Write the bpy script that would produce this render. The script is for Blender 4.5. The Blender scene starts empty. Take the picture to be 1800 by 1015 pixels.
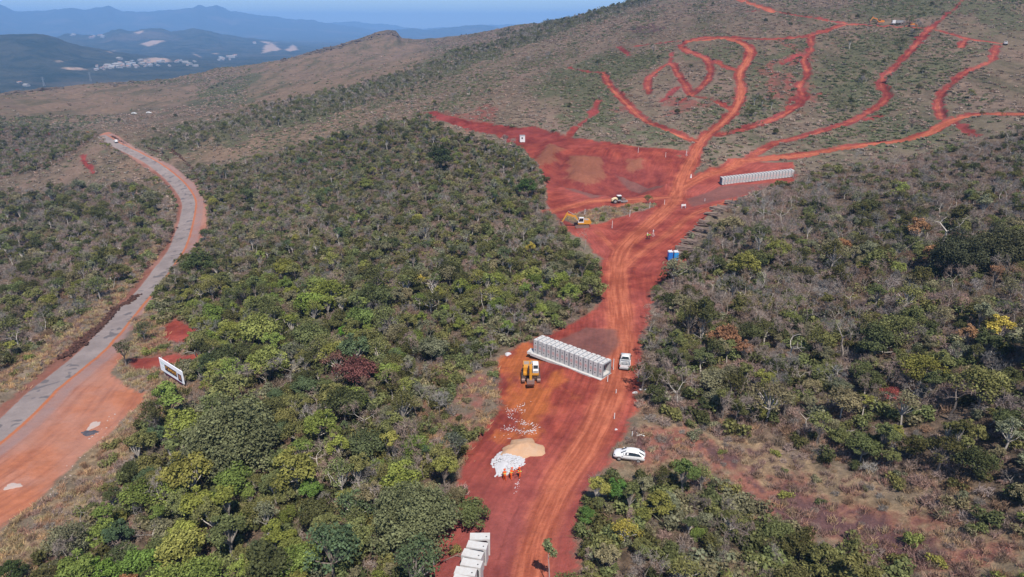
import bpy, bmesh, math, random
import numpy as np
from mathutils import Vector, Matrix
random.seed(7); rng = np.random.default_rng(7)
R = math.radians
scene = bpy.context.scene
COL = scene.collection

# ------------------------------------------------------------------ camera
PITCH = R(21.0); F = 1201.0
cam_d = bpy.data.cameras.new('camera'); cam = bpy.data.objects.new('camera', cam_d); COL.objects.link(cam)
cam_d.sensor_width = 36; cam_d.lens = 36*F/1800; cam_d.clip_start = 0.5; cam_d.clip_end = 60000
cam.location = (0, 0, 0); cam.rotation_euler = (math.pi/2 - PITCH, 0, 0)
scene.camera = cam

# ------------------------------------------------------------------ sky, sun, exposure
SUN_DIR = Vector((0.12, -0.52, 0.845)).normalized()          # towards the sun
SUN_EL = math.asin(SUN_DIR.z); SUN_AZ = math.atan2(SUN_DIR.x, SUN_DIR.y)
w = bpy.data.worlds.new('World'); scene.world = w; w.use_nodes = True
nt = w.node_tree; nt.nodes.clear()
sky = nt.nodes.new('ShaderNodeTexSky'); sky.sky_type = 'NISHITA'; sky.sun_disc = False
sky.sun_elevation = SUN_EL; sky.sun_rotation = SUN_AZ; sky.altitude = 900
sky.air_density = 1.0; sky.dust_density = 0.2; sky.ozone_density = 6.0
bg = nt.nodes.new('ShaderNodeBackground'); bg.inputs['Strength'].default_value = 0.095
wo = nt.nodes.new('ShaderNodeOutputWorld')
nt.links.new(sky.outputs[0], bg.inputs[0]); nt.links.new(bg.outputs[0], wo.inputs[0])
sd_ = bpy.data.lights.new('sun', 'SUN'); sd_.energy = 4.7; sd_.angle = R(0.5); sd_.color = (1.0, 0.935, 0.85)
sun = bpy.data.objects.new('sun', sd_); COL.objects.link(sun)
sun.rotation_euler = SUN_DIR.to_track_quat('Z', 'Y').to_euler(); sun.location = (0, 0, 200)
scene.view_settings.view_transform = 'Standard'; scene.view_settings.look = 'None'
scene.view_settings.exposure = 0.48; scene.view_settings.gamma = 1.0
scene.render.engine = 'CYCLES'
cy = scene.cycles
cy.max_bounces = 4; cy.diffuse_bounces = 2; cy.glossy_bounces = 2; cy.transmission_bounces = 2
cy.volume_bounces = 1; cy.transparent_max_bounces = 4; cy.use_denoising = True
cy.caustics_reflective = False; cy.caustics_refractive = False

# ------------------------------------------------------------------ numpy noise
def _h(ix, iy, s):
    n = (ix.astype(np.int64)*374761393 + iy.astype(np.int64)*668265263 + s*1274126177) & 0x7fffffff
    n = (n ^ (n >> 13))*1274126177 & 0x7fffffff
    n = (n ^ (n >> 16)) & 0xffff
    return n/65535.0
def vnoise(x, y, s=0):
    x = np.asarray(x, float); y = np.asarray(y, float)
    ix = np.floor(x); iy = np.floor(y); fx = x-ix; fy = y-iy
    fx = fx*fx*(3-2*fx); fy = fy*fy*(3-2*fy)
    a = _h(ix, iy, s); b = _h(ix+1, iy, s); c = _h(ix, iy+1, s); d = _h(ix+1, iy+1, s)
    return (a+(b-a)*fx)*(1-fy) + (c+(d-c)*fx)*fy - 0.5
def fbm(x, y, o=4, s=0):
    v = 0; a = 1.0
    for k in range(o):
        v = v + a*vnoise(x*2**k+17.3*k, y*2**k-9.1*k, s+k); a *= 0.5
    return v
def sstep(a, b, x):
    t = np.clip((x-a)/(b-a), 0, 1); return t*t*(3-2*t)

# ------------------------------------------------------------------ terrain
cP, sP = math.cos(PITCH), math.sin(PITCH)
def pix_dir(px, py):
    u = (np.asarray(px, float)-900)/F; v = (np.asarray(py, float)-507.5)/F
    x = u; y = cP - v*sP; z = -sP - v*cP
    h = np.hypot(x, y)
    return np.arctan2(x, y), z/h                    # azimuth (right positive), tan of elevation
# photo pixel, then z of the ground there (first list) or its horizontal range (second list)
CZ = [(930,1010,-57),(600,1040,-60),(300,1060,-63),(1300,1040,-55),(1700,1040,-52),(950,800,-56),(1000,650,-55.5),(1090,550,-55),(1090,450,-54),
 (1190,360,-52),(1200,305,-50.5),(1330,318,-50),(1390,318,-49.5),(400,880,-61),(600,740,-59),(500,540,-60.5),(700,440,-57),(800,340,-53.5),(250,1000,-63),
 (30,880,-63),(100,650,-63.5),(200,520,-66),(330,400,-69),(325,335,-69),(262,282,-66),(205,254,-62),(178,237,-61),(0,745,-63),(150,760,-63),(300,660,-62),(330,560,-64),
 (-60,520,-74),(0,560,-71),(100,430,-75),(50,330,-77),(-50,330,-79),(200,350,-74),(420,320,-65),(550,300,-61),(60,260,-76),(-60,260,-78),(300,240,-61),
 (1500,420,-52),(1700,420,-47),(1820,600,-44),(1500,700,-53),(1820,850,-48),(1300,900,-56),(1500,980,-55),(1250,560,-55),
 (950,380,-53),(1020,395,-53),(1090,355,-52.5),(960,320,-51),(860,600,-57.5)]
CR = [(918,248,300),(1000,252,285),(1120,262,275),(1205,280,268),(760,205,360),(1235,243,295),(1310,150,375),(1318,85,440),(1260,68,470),
 (1480,45,500),(1600,42,500),(1765,76,470),(1800,140,400),(1550,170,370),(1660,205,335),(1800,198,330),(1100,200,340),(1060,130,430),(1000,100,540),
 (1400,2,640),(1800,2,640),(1130,0,900),(1000,33,1000),(900,50,1150),(600,205,430),(450,205,470),
 (620,130,700),(760,110,640),(880,65,900),(700,150,540),(320,212,560),(500,102,1150),(690,56,1330),(600,78,1280),(560,92,1250),(400,122,1150),(200,146,1000),(0,163,950),
 (100,205,680),(0,212,650),(245,200,670),(340,150,950),(820,62,1250),(640,110,900),(720,80,1100),(-100,170,950),(-100,215,640),
 (1900,30,640),(1950,200,330)]
cx_, cy_, ct_ = [], [], []
for px, py, z in CZ:
    a, t = pix_dir(px, py); cx_.append(a); cy_.append(math.log(z/t)); ct_.append(t)
for px, py, r in CR:
    a, t = pix_dir(px, py); cx_.append(a); cy_.append(math.log(r)); ct_.append(t)
for az in (-50, -38, -20, 0, 20, 38, 50):                       # ground below the camera, outside the picture
    for r0 in (14, 35):
        z = -57 - (az < -10)*3 + (az > 30)*3
        cx_.append(R(az)); cy_.append(math.log(r0)); ct_.append(z/r0)
for az in (-50, -36, -30, -24): cx_.append(R(az)); cy_.append(math.log(1400)); ct_.append(-0.10)
cx_.append(R(-12)); cy_.append(math.log(1700)); ct_.append(-0.07)
cx_.append(R(-5)); cy_.append(math.log(1700)); ct_.append(-0.05)
for az in (5, 12, 20, 30, 40): cx_.append(R(az)); cy_.append(math.log(1500)); ct_.append(0.02 if az > 10 else -0.03)
cx_ = np.array(cx_); cy_ = np.array(cy_); ct_ = np.array(ct_)
AZK = 1.6
def _ker(d): return np.sqrt(d*d + 0.02)
# work on z/exp(soft) : interpolate height scaled so near and far weigh alike
cz_ = ct_*np.exp(cy_)
def _feat(a, l): return a*AZK, l
A0, L0 = _feat(cx_, cy_)
D = np.hypot(A0[:, None]-A0[None], L0[:, None]-L0[None])
NCP = len(A0)
M = np.zeros((NCP+3, NCP+3)); M[:NCP, :NCP] = _ker(D) + np.eye(NCP)*1e-3*-1
M[:NCP, NCP] = 1; M[:NCP, NCP+1] = A0; M[:NCP, NCP+2] = L0; M[NCP:, :NCP] = M[:NCP, NCP:].T
WT = np.linalg.solve(M, np.concatenate([cz_, [0, 0, 0]]))
FARB = -165.0
def poly_interp(pts, az):
    p = [(float(pix_dir(x, y)[0]), float(pix_dir(x, y)[1])) for x, y in pts]
    p.sort(); return np.interp(az, [q[0] for q in p], [q[1] for q in p])
SKY1 = [(-200,12),(0,8),(25,20),(75,20),(100,18),(120,14),(150,18),(190,10),(215,20),(240,22),(270,21),(300,18),(330,16),(350,10),(362,14),(380,9),(405,20),(450,27),(500,33),(550,36),(575,42),(640,50),(700,60),(900,60),(1200,50)]
SKY2 = [(-200,30),(300,40),(540,43),(575,41),(625,38),(650,42),(680,43),(705,47),(725,51),(760,50),(800,48),(850,45),(900,43),(950,44),(1000,40),(1200,40),(2000,35)]
SKY3 = [(300,80),(600,66),(680,56),(725,50),(750,54),(790,49),(840,44),(870,48),(920,50),(1200,60)]
SKY4 = [(-200,90),(60,78),(100,66),(120,60),(150,64),(180,62),(195,56),(215,53),(232,57),(255,52),(285,51),(300,56),(325,54),(340,51),(360,55),(400,63),(450,70),(500,78),(560,85),(700,90),(1200,90)]
SKY5 = [(-200,66),(0,65),(45,62),(75,63),(95,68),(130,80),(190,93),(260,104),(400,112),(1200,115)]
def far_z(az, r):
    lr = np.log(r)
    z = FARB + 12*fbm(az*60, lr*12, 4, 40)
    for pts, rk, wd, rough, s in ((SKY5, 3600, .22, .18, 50), (SKY4, 6500, .22, .22, 60), (SKY3, 11000, .12, .15, 70), (SKY1, 13500, .20, .12, 80), (SKY2, 16500, .10, .12, 90)):
        top = poly_interp(pts, az)*rk + rk*.0016*fbm(az*140, az*3, 3, s+5)
        u = (lr-math.log(rk))/wd
        rid = 1-np.abs(2*fbm(az*38+lr*3, lr*7, 3, s))
        fall = np.exp(-u*u)*(1-rough*(1-np.exp(-6*u*u))*(rid))
        fall = np.where(u > 0, np.exp(-u*u*.6), fall)
        zz = FARB + (top-FARB+5)*fall
        z = np.maximum(z, zz)
    return z
MESA = float(pix_dir(694, 54)[0])
def terr(x, y):
    """ground height at world x, y"""
    x = np.asarray(x, float); y = np.asarray(y, float); sh = x.shape
    x = x.ravel(); y = y.ravel()
    r = np.maximum(np.hypot(x, y), 8.0); az0 = np.arctan2(x, y); az = np.clip(az0, -R(52), R(52)); lr = np.log(r)
    z = np.empty_like(r)
    for i in range(0, len(r), 20000):
        s = slice(i, i+20000)
        a, l = _feat(az[s], np.clip(lr[s], math.log(12), math.log(1700)))
        K = _ker(np.hypot(a[:, None]-A0[None], l[:, None]-L0[None]))
        z[s] = K@WT[:NCP] + WT[NCP] + WT[NCP+1]*a + WT[NCP+2]*l
    hill = sstep(260, 420, r)
    z = z + hill*(r/450)*(2.2*fbm(x/70, y/70, 4, 3) + .5*fbm(x/16, y/16, 3, 5)) + (1-hill)*0.5*fbm(x/18, y/18, 3, 9)
    gul = sstep(560, 900, r)*(1-sstep(1300, 1700, r)); z = z - gul*7*np.abs(fbm(x/120+.4*fbm(y/60, x/60, 2, 90), y/150, 4, 88))
    z = z + 0.10*fbm(x/2.5, y/2.5, 2, 12)
    z = z - 14*sstep(MESA, MESA+.010, az)*(1-sstep(MESA+.022, MESA+.10, az))*np.exp(-((lr-math.log(1290))/.14)**2)     # broken end of the flat-topped ridge
    far = sstep(math.log(1450), math.log(2100), lr)
    if (far > 0).any():
        fz = np.zeros_like(z); m = far > 0
        fz[m] = far_z(az[m], r[m])
        z = z*(1-far) + fz*far
    return z.reshape(sh)
RS = np.exp(np.linspace(math.log(30), math.log(17500), 2600))
def unproj(px, py, lift=0.0, rmax=1e9):
    """where the sight line of photo pixel (px, py) meets the ground raised by lift"""
    a, t = pix_dir(px, py); a = float(a); t = float(t)
    zg = terr(math.sin(a)*RS, math.cos(a)*RS) + lift
    d = zg - t*RS
    i = np.argmax(d > 0)
    if d[i] <= 0: i = len(RS)-1
    i = max(i, 1)
    f = d[i-1]/(d[i-1]-d[i]) if d[i] != d[i-1] else 0
    r = min(RS[i-1] + (RS[i]-RS[i-1])*min(max(f, 0), 1), rmax)
    return math.sin(a)*r, math.cos(a)*r
def ground_at(px, py):
    x, y = unproj(px, py); return Vector((x, y, float(terr(x, y))))
def project(x, y, z):
    fy = y*cP - z*sP; up = y*sP + z*cP
    return 900 + F*x/fy, 507.5 - F*up/fy
def world_line(pts, step=18, lift=0.0):
    out = []
    for (x0, y0), (x1, y1) in zip(pts[:-1], pts[1:]):
        n = max(1, int(math.hypot(x1-x0, y1-y0)/step))
        for k in range(n): out.append((x0+(x1-x0)*k/n, y0+(y1-y0)*k/n))
    out.append(pts[-1])
    return np.array([unproj(x, y, lift) for x, y in out])
def smooth(pts, n=4):
    p = np.array([pts[0]]+list(pts)+[pts[-1]], float); out = []
    for i in range(1, len(p)-2):
        for k in range(n):
            t = k/n
            out.append(tuple(0.5*((2*p[i]) + (-p[i-1]+p[i+1])*t + (2*p[i-1]-5*p[i]+4*p[i+1]-p[i+2])*t*t + (-p[i-1]+3*p[i]-3*p[i+1]+p[i+2])*t**3)))
    out.append(tuple(p[-2])); return out
def seg_dist(P, L, lateral=False, reach=40.0):
    """distance of points P (n,2) to polyline L (m,2); with lateral also the signed side offset"""
    best = np.full(len(P), 1e9); lat = np.full(len(P), 1e3)
    idx = np.nonzero((P[:, 0] > L[:, 0].min()-reach) & (P[:, 0] < L[:, 0].max()+reach) & (P[:, 1] > L[:, 1].min()-reach) & (P[:, 1] < L[:, 1].max()+reach))[0]
    Q = P[idx]; b = best[idx]; la = lat[idx]
    for a, c in zip(L[:-1], L[1:]):
        v = c-a; L2 = max(v@v, 1e-9); w_ = Q-a
        t = np.clip((w_@v)/L2, 0, 1); dx = w_-t[:, None]*v
        d = np.hypot(dx[:, 0], dx[:, 1]); m = d < b
        b[m] = d[m]
        if lateral: la[m] = (np.sign(v[1]*w_[:, 0]-v[0]*w_[:, 1])*d)[m]
    best[idx] = b; lat[idx] = la
    return (best, lat) if lateral else best
def sd_poly(P, L, reach=40.0):
    """signed distance, positive inside"""
    Lc = np.vstack([L, L[:1]]); d = seg_dist(P, Lc, reach=reach)
    ins = np.zeros(len(P), bool)
    idx = np.nonzero((P[:, 0] > L[:, 0].min()) & (P[:, 0] < L[:, 0].max()) & (P[:, 1] > L[:, 1].min()) & (P[:, 1] < L[:, 1].max()))[0]
    Q = P[idx]; c = np.zeros(len(idx), bool)
    for a, b in zip(Lc[:-1], Lc[1:]):
        if a[1] == b[1]: continue
        cond = ((a[1] > Q[:, 1]) != (b[1] > Q[:, 1])) & (Q[:, 0] < (b[0]-a[0])*(Q[:, 1]-a[1])/(b[1]-a[1])+a[0])
        c ^= cond
    ins[idx] = c
    return np.where(ins, np.minimum(d, reach), -np.minimum(d, reach))

# ------------------------------------------------------------------ plan of the site (outlines measured on the ground)
SITE = [(735,1030),(745,960),(775,925),(800,905),(815,870),(805,835),(815,800),(840,765),(865,735),(880,715),(875,690),(868,650),(880,625),(905,610),(960,590),(1000,570),(1040,545),(1060,520),(1075,490),(1070,460),(1045,445),(1030,420),(1000,405),(985,395),(975,375),(962,360),(960,310),(940,285),(920,262),(890,250),(870,238),(830,232),(800,222),(770,212),(740,200),(755,196),(790,205),(830,212),(880,222),(930,225),(960,230),(1000,240),(1060,250),(1120,258),(1170,265),(1205,280),(1225,288),(1290,278),(1330,284),(1392,288),(1402,305),(1400,320),(1345,330),(1300,347),(1255,374),(1235,394),(1215,412),(1197,434),(1205,455),(1190,470),(1165,490),(1148,512),(1148,535),(1140,560),(1125,600),(1115,650),(1108,690),(1088,735),(1080,790),(1050,815),(1030,832),(1005,870),(1000,920),(985,960),(985,1030)]
ISLE = [[(990,385),(1020,372),(1060,364),(1130,356),(1160,359),(1120,372),(1080,384),(1052,394),(1010,393)],
        [(1222,292),(1262,282),(1288,282),(1240,305),(1222,312)]]
T_MAIN = smooth([(925,1030),(945,940),(985,850),(1030,780),(1065,710),(1085,650),(1092,600),(1090,550),(1085,500),(1090,450),(1110,420),(1150,385),(1185,350),(1198,315),(1215,280),(1235,245),(1265,220),(1293,190),(1303,160),(1300,130),(1315,105),(1318,88),(1303,75),(1270,68),(1230,71),(1212,73)])
_k = [i for i, q in enumerate(T_MAIN) if q[1] < 285][0]; T_LOW = T_MAIN[:_k+1]; T_UP = T_MAIN[_k:]
T_A = smooth([(1190,335),(1230,312),(1280,296),(1320,281),(1400,273),(1500,258),(1580,248),(1630,235),(1665,215),(1700,205),(1750,199),(1830,200)])
T_B = smooth([(1310,282),(1360,252),(1440,232),(1490,215),(1530,195),(1560,170),(1548,145),(1570,120),(1600,90),(1625,60),(1640,46)])
TRACKS = [ # line, half width of the bare red earth in m, half width of the worn orange wheelway
 (T_LOW, 4.2, 2.4), (T_UP, 2.9, 1.5), (T_A, 3.2, 1.9), (T_B, 2.3, 0.3), ([(1640,46),(1660,30),(1680,15),(1700,-6)], 1.2, 0),
 (smooth([(1285,-6),(1330,10),(1368,23)]), 4.5, 3.2), ([(1368,23),(1420,30),(1470,40),(1540,46),(1630,50),(1680,62),(1720,72),(1765,77)], 2.6, .6),
 (smooth([(1212,73),(1240,66),(1320,68),(1400,67),(1440,58),(1475,46),(1505,42)]), 3.6, 1.0),
 (smooth([(1425,65),(1425,88),(1412,105),(1420,130),(1405,150),(1412,172),(1395,190),(1370,205),(1330,220),(1262,238)]), 3.0, .4),
 ([(1410,95),(1375,113)], 2.4, 0), ([(1400,170),(1382,182)], 1.6, 0), ([(1420,168),(1440,165)], 1.5, 0), ([(1402,148),(1385,146)], 1.6, 0),
 (smooth([(1060,128),(1075,155),(1100,180),(1125,205),(1160,225),(1200,240),(1225,247)]), 3.0, .8), ([(1000,120),(1058,129)], 1.6, 0),
 (smooth([(1000,240),(1020,220),(1042,200),(1052,178)]), 2.2, 0), ([(1052,178),(1012,180)], 1.2, .5),
 (smooth([(1140,165),(1140,140),(1165,118),(1180,112),(1195,135),(1215,168)]), 2.8, .3),
 (smooth([(1215,168),(1236,150),(1250,125),(1240,103),(1215,92),(1196,82),(1212,73)]), 3.0, .5),
 ([(1215,168),(1250,175),(1295,198)], 2.0, .3), ([(1192,153),(1163,178)], 2.2, 0), ([(1178,112),(1181,92)], 1.6, 0), ([(1255,108),(1296,124)], 2.6, .3), ([(1215,168),(1188,182)], 1.5, 0),
 ([(1085,82),(1105,97)], 2.5, 0), ([(1110,82),(1200,72)], 1.8, 0), ([(1300,22),(1330,20)], 3, 0),
 (smooth([(1655,208),(1648,178),(1670,150),(1700,125),(1740,108),(1752,80)]), 2.6, .2), ([(1700,66),(1688,84)], 2.8, 0.5), ([(1672,212),(1715,238)], 2.5, 0), ([(1545,205),(1525,212)], 2, 0), ([(1555,120),(1580,116)], 1.2, 0),
 (smooth([(1205,268),(1140,262),(1060,253)]), 3, 0), (smooth([(1085,362),(1120,352),(1185,345)]), 2.4, 1.6), ([(965,372),(1040,352),(1130,348),(1185,345)], 3.0, 2.0),
 ([(1100,460),(1075,432),(1050,405)], 2.2, .6), (smooth([(1095,470),(1130,440),(1180,405),(1220,375),(1290,350)]), 2.2, 1.4),
 ([(145,272),(152,290),(168,305)], 1.6, 0)]
SHOULD = [(-60,985),(0,938),(20,915),(75,870),(110,830),(150,790),(190,762),(215,735),(250,705),(262,690),(225,680),(192,655),(200,640),(222,622),(208,612),(232,562),(262,540),(278,510),(300,480),(332,446),(352,420),(365,400),(363,360),(345,325),(310,295),(270,275),(230,255),(207,238),(190,231),(172,237),(200,258),(240,284),(280,310),(300,332),(312,362),(307,395),(294,425),(270,458),(240,494),(205,533),(165,573),(120,608),(60,663),(0,713),(-60,765)]
ROAD = [(-90,825),(7,747),(74,683),(166,608),(232,533),(261,503),(288,466),(310,435),(323,400),(330,372),(331,352),(318,329),(293,304),(257,279),(205,254),(178,238)]
BANKS = [[(286,572),(310,560),(350,575),(356,592),(330,606),(290,600)], [(222,627),(350,621),(366,633),(280,646),(232,648)]]
L_TRACKS = [(world_line(t, 22), hw*(.78 if k > 3 else 1), ow*(.8 if k > 3 else 1)) for k, (t, hw, ow) in enumerate(TRACKS)]
L_SITE = world_line(SITE, 30); L_ISLE = [world_line(p, 30) for p in ISLE]
L_SHOULD = world_line(SHOULD, 30); L_ROAD = world_line(smooth(ROAD, 3), 30); L_BANKS = [world_line(p+[p[0]], 30) for p in BANKS]
def soft(P, pts, width, lift=0.0, reach=60):
    d = sd_poly(P, world_line(pts+[pts[0]], 40, lift), reach); return np.clip(.5+d/width, 0, 1)
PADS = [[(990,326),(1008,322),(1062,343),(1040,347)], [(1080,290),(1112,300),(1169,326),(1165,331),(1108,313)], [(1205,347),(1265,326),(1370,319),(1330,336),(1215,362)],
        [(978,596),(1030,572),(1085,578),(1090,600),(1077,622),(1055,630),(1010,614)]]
PIT = [(958,306),(985,268),(1060,268),(1120,280),(1168,296),(1172,322),(1110,340),(1050,342),(1000,330),(965,322)]
SPOIL = [([(990,326),(1030,332),(1062,343)], 1.1, 2.0), ([(1080,291),(1110,302),(1168,328)], 1.2, 2.2), ([(1228,304),(1262,286),(1300,284)], 1.3, 2.5), ([(1340,292),(1390,290)], 1.0, 2.5), ([(760,203),(830,222),(880,235)], 1.2, 3.0), ([(1240,392),(1262,374)], 1.4, 1.6)]
BROWN = [[(936,287),(965,254),(990,262),(955,297)], [(1002,270),(1060,272),(1064,298),(1030,308),(996,300)], [(1100,275),(1130,278),(1125,290),(1108,288)]]
ORNG = [[(870,610),(930,600),(960,650),(1000,690),(960,760),(900,780),(855,770),(880,700)]]
GREEN = [[(250,262),(330,225),(420,200),(520,178),(600,160),(700,128),(800,92),(870,78),(950,48),(1010,28),(1110,-5),(1180,-8),(1080,25),(980,60),(900,90),(800,125),(700,165),(600,200),(480,225),(400,255),(300,275)],
 [(950,130),(1080,90),(1180,90),(1150,130),(1080,140),(1090,210),(1180,250),(1100,250),(1000,200),(940,160)],
 [(1230,90),(1290,80),(1290,115),(1260,105)],[(1320,85),(1400,70),(1390,110),(1340,150),(1320,120)],[(1480,70),(1600,60),(1560,130),(1500,150)],[(1600,100),(1760,40),(1640,150),(1560,250),(1480,240)],
 [(1330,160),(1400,190),(1340,215),(1300,210)],[(1430,100),(1540,150),(1500,200),(1430,200)],[(340,160),(470,120),(500,150),(420,190),(340,180)],[(1400,255),(1500,225),(1640,215),(1700,240),(1560,262)],
 [(0,200),(180,205),(170,230),(80,240),(0,260)],[(1500,0),(1800,0),(1800,60),(1660,40),(1500,30)]]
TAN = [[(-60,930),(0,950),(60,905),(150,800),(250,710),(330,660),(320,720),(240,830),(170,930),(60,1060),(-80,1060)], [(-60,640),(60,610),(120,575),(190,515),(240,470),(260,480),(200,540),(100,620),(0,710),(-60,760)],
 [(240,270),(300,300),(325,340),(330,420),(300,430),(290,340),(220,300),(180,255)],[(0,150),(200,148),(340,150),(360,180),(250,200),(0,205)],[(450,105),(700,60),(800,100),(700,130),(500,180),(430,190)],
 [(260,275),(560,210),(700,180),(700,205),(560,240),(420,275),(300,300)],[(1100,700),(1250,725),(1450,770),(1640,850),(1850,930),(1850,1050),(1640,1050),(1400,900),(1150,850),(1090,800)]]
MIXR = [[(1085,740),(1200,740),(1350,830),(1500,870),(1650,920),(1800,990),(1800,1050),(1560,1000),(1380,930),(1240,850),(1100,790)], [(770,660),(870,640),(880,720),(840,790),(800,830),(780,780),(700,780)],
 [(740,198),(860,190),(900,225),(830,235)],[(225,560),(360,560),(380,640),(240,650)],[(730,930),(790,890),(800,960),(750,1040),(700,1040)],[(1205,170),(1300,190),(1240,210),(1100,190)],[(1360,110),(1420,60),(1440,180),(1360,190)]]
BURNT = [[(1360,890),(1420,870),(1550,920),(1700,980),(1640,1010),(1500,960)], [(1210,790),(1300,790),(1330,830),(1260,815)], [(1090,750),(1140,750),(1160,790),(1100,775)], [(1075,66),(1140,48),(1130,60),(1085,72)]]

# ------------------------------------------------------------------ material helpers
class NG:
    """short-hand for building node trees"""
    def __init__(s, name):
        s.m = bpy.data.materials.new(name); s.m.use_nodes = True; s.t = s.m.node_tree; s.t.nodes.clear()
        s.out = s.t.nodes.new('ShaderNodeOutputMaterial')
    def n(s, kind, **kw):
        nd = s.t.nodes.new(kind)
        for k, v in kw.items(): setattr(nd, k, v)
        return nd
    def inp(s, sock, v):
        if v is None: return
        if hasattr(v, 'is_output') or isinstance(v, bpy.types.NodeSocket): s.t.links.new(v, sock)
        else:
            if isinstance(v, (tuple, list)) and len(v) == 3 and sock.type == 'RGBA': v = (*v, 1)
            sock.default_value = v
    def math(s, op, a, b=None, c=None, clamp=False):
        nd = s.n('ShaderNodeMath', operation=op, use_clamp=clamp)
        s.inp(nd.inputs[0], a)
        if b is not None: s.inp(nd.inputs[1], b)
        if c is not None: s.inp(nd.inputs[2], c)
        return nd.outputs[0]
    def mix(s, f, a, b):
        nd = s.n('ShaderNodeMix', data_type='RGBA'); s.inp(nd.inputs[0], f); s.inp(nd.inputs[6], a); s.inp(nd.inputs[7], b); return nd.outputs[2]
    def mul(s, a, b):
        nd = s.n('ShaderNodeMix', data_type='RGBA', blend_type='MULTIPLY'); s.inp(nd.inputs[0], 1.0); s.inp(nd.inputs[6], a); s.inp(nd.inputs[7], b); return nd.outputs[2]
    def noise(s, vec, scale, detail=4, rough=.55, dist=0.0):
        nd = s.n('ShaderNodeTexNoise'); nd.inputs['Scale'].default_value = scale; nd.inputs['Detail'].default_value = detail
        nd.inputs['Roughness'].default_value = rough; nd.inputs['Distortion'].default_value = dist
        s.inp(nd.inputs['Vector'], vec); return nd.outputs[0]
    def step(s, x, a, b):
        nd = s.n('ShaderNodeMapRange', interpolation_type='SMOOTHSTEP'); s.inp(nd.inputs[0], x)
        s.inp(nd.inputs[1], a); s.inp(nd.inputs[2], b); return nd.outputs[0]
    def rng(s, x, a, b, c, d):
        nd = s.n('ShaderNodeMapRange'); s.inp(nd.inputs[0], x)
        for i, v in enumerate((a, b, c, d)): nd.inputs[i+1].default_value = v
        return nd.outputs[0]
    def attr(s, name, kind='GEOMETRY'):
        return s.n('ShaderNodeAttribute', attribute_name=name, attribute_type=kind)
    def bsdf(s, color, rough=.9, spec=.1, metal=0, normal=None):
        b = s.n('ShaderNodeBsdfPrincipled'); s.inp(b.inputs['Base Color'], color); s.inp(b.inputs['Roughness'], rough)
        b.inputs['Specular IOR Level'].default_value = spec; s.inp(b.inputs['Metallic'], metal)
        if normal is not None: s.inp(b.inputs['Normal'], normal)
        s.t.links.new(b.outputs[0], s.out.inputs[0]); return b
    def bump(s, h, strength=.5, dist=.1):
        nd = s.n('ShaderNodeBump'); nd.inputs['Strength'].default_value = strength; nd.inputs['Distance'].default_value = dist
        s.inp(nd.inputs['Height'], h); return nd.outputs[0]
    def val(s, x, k, o=1.0):
        """grey multiplier 1 + k*(x-.5)"""
        v = s.math('MULTIPLY_ADD', x, k, o-0.5*k); c = s.n('ShaderNodeCombineColor')
        for i in range(3): s.t.links.new(v, c.inputs[i])
        return c.outputs[0]

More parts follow.
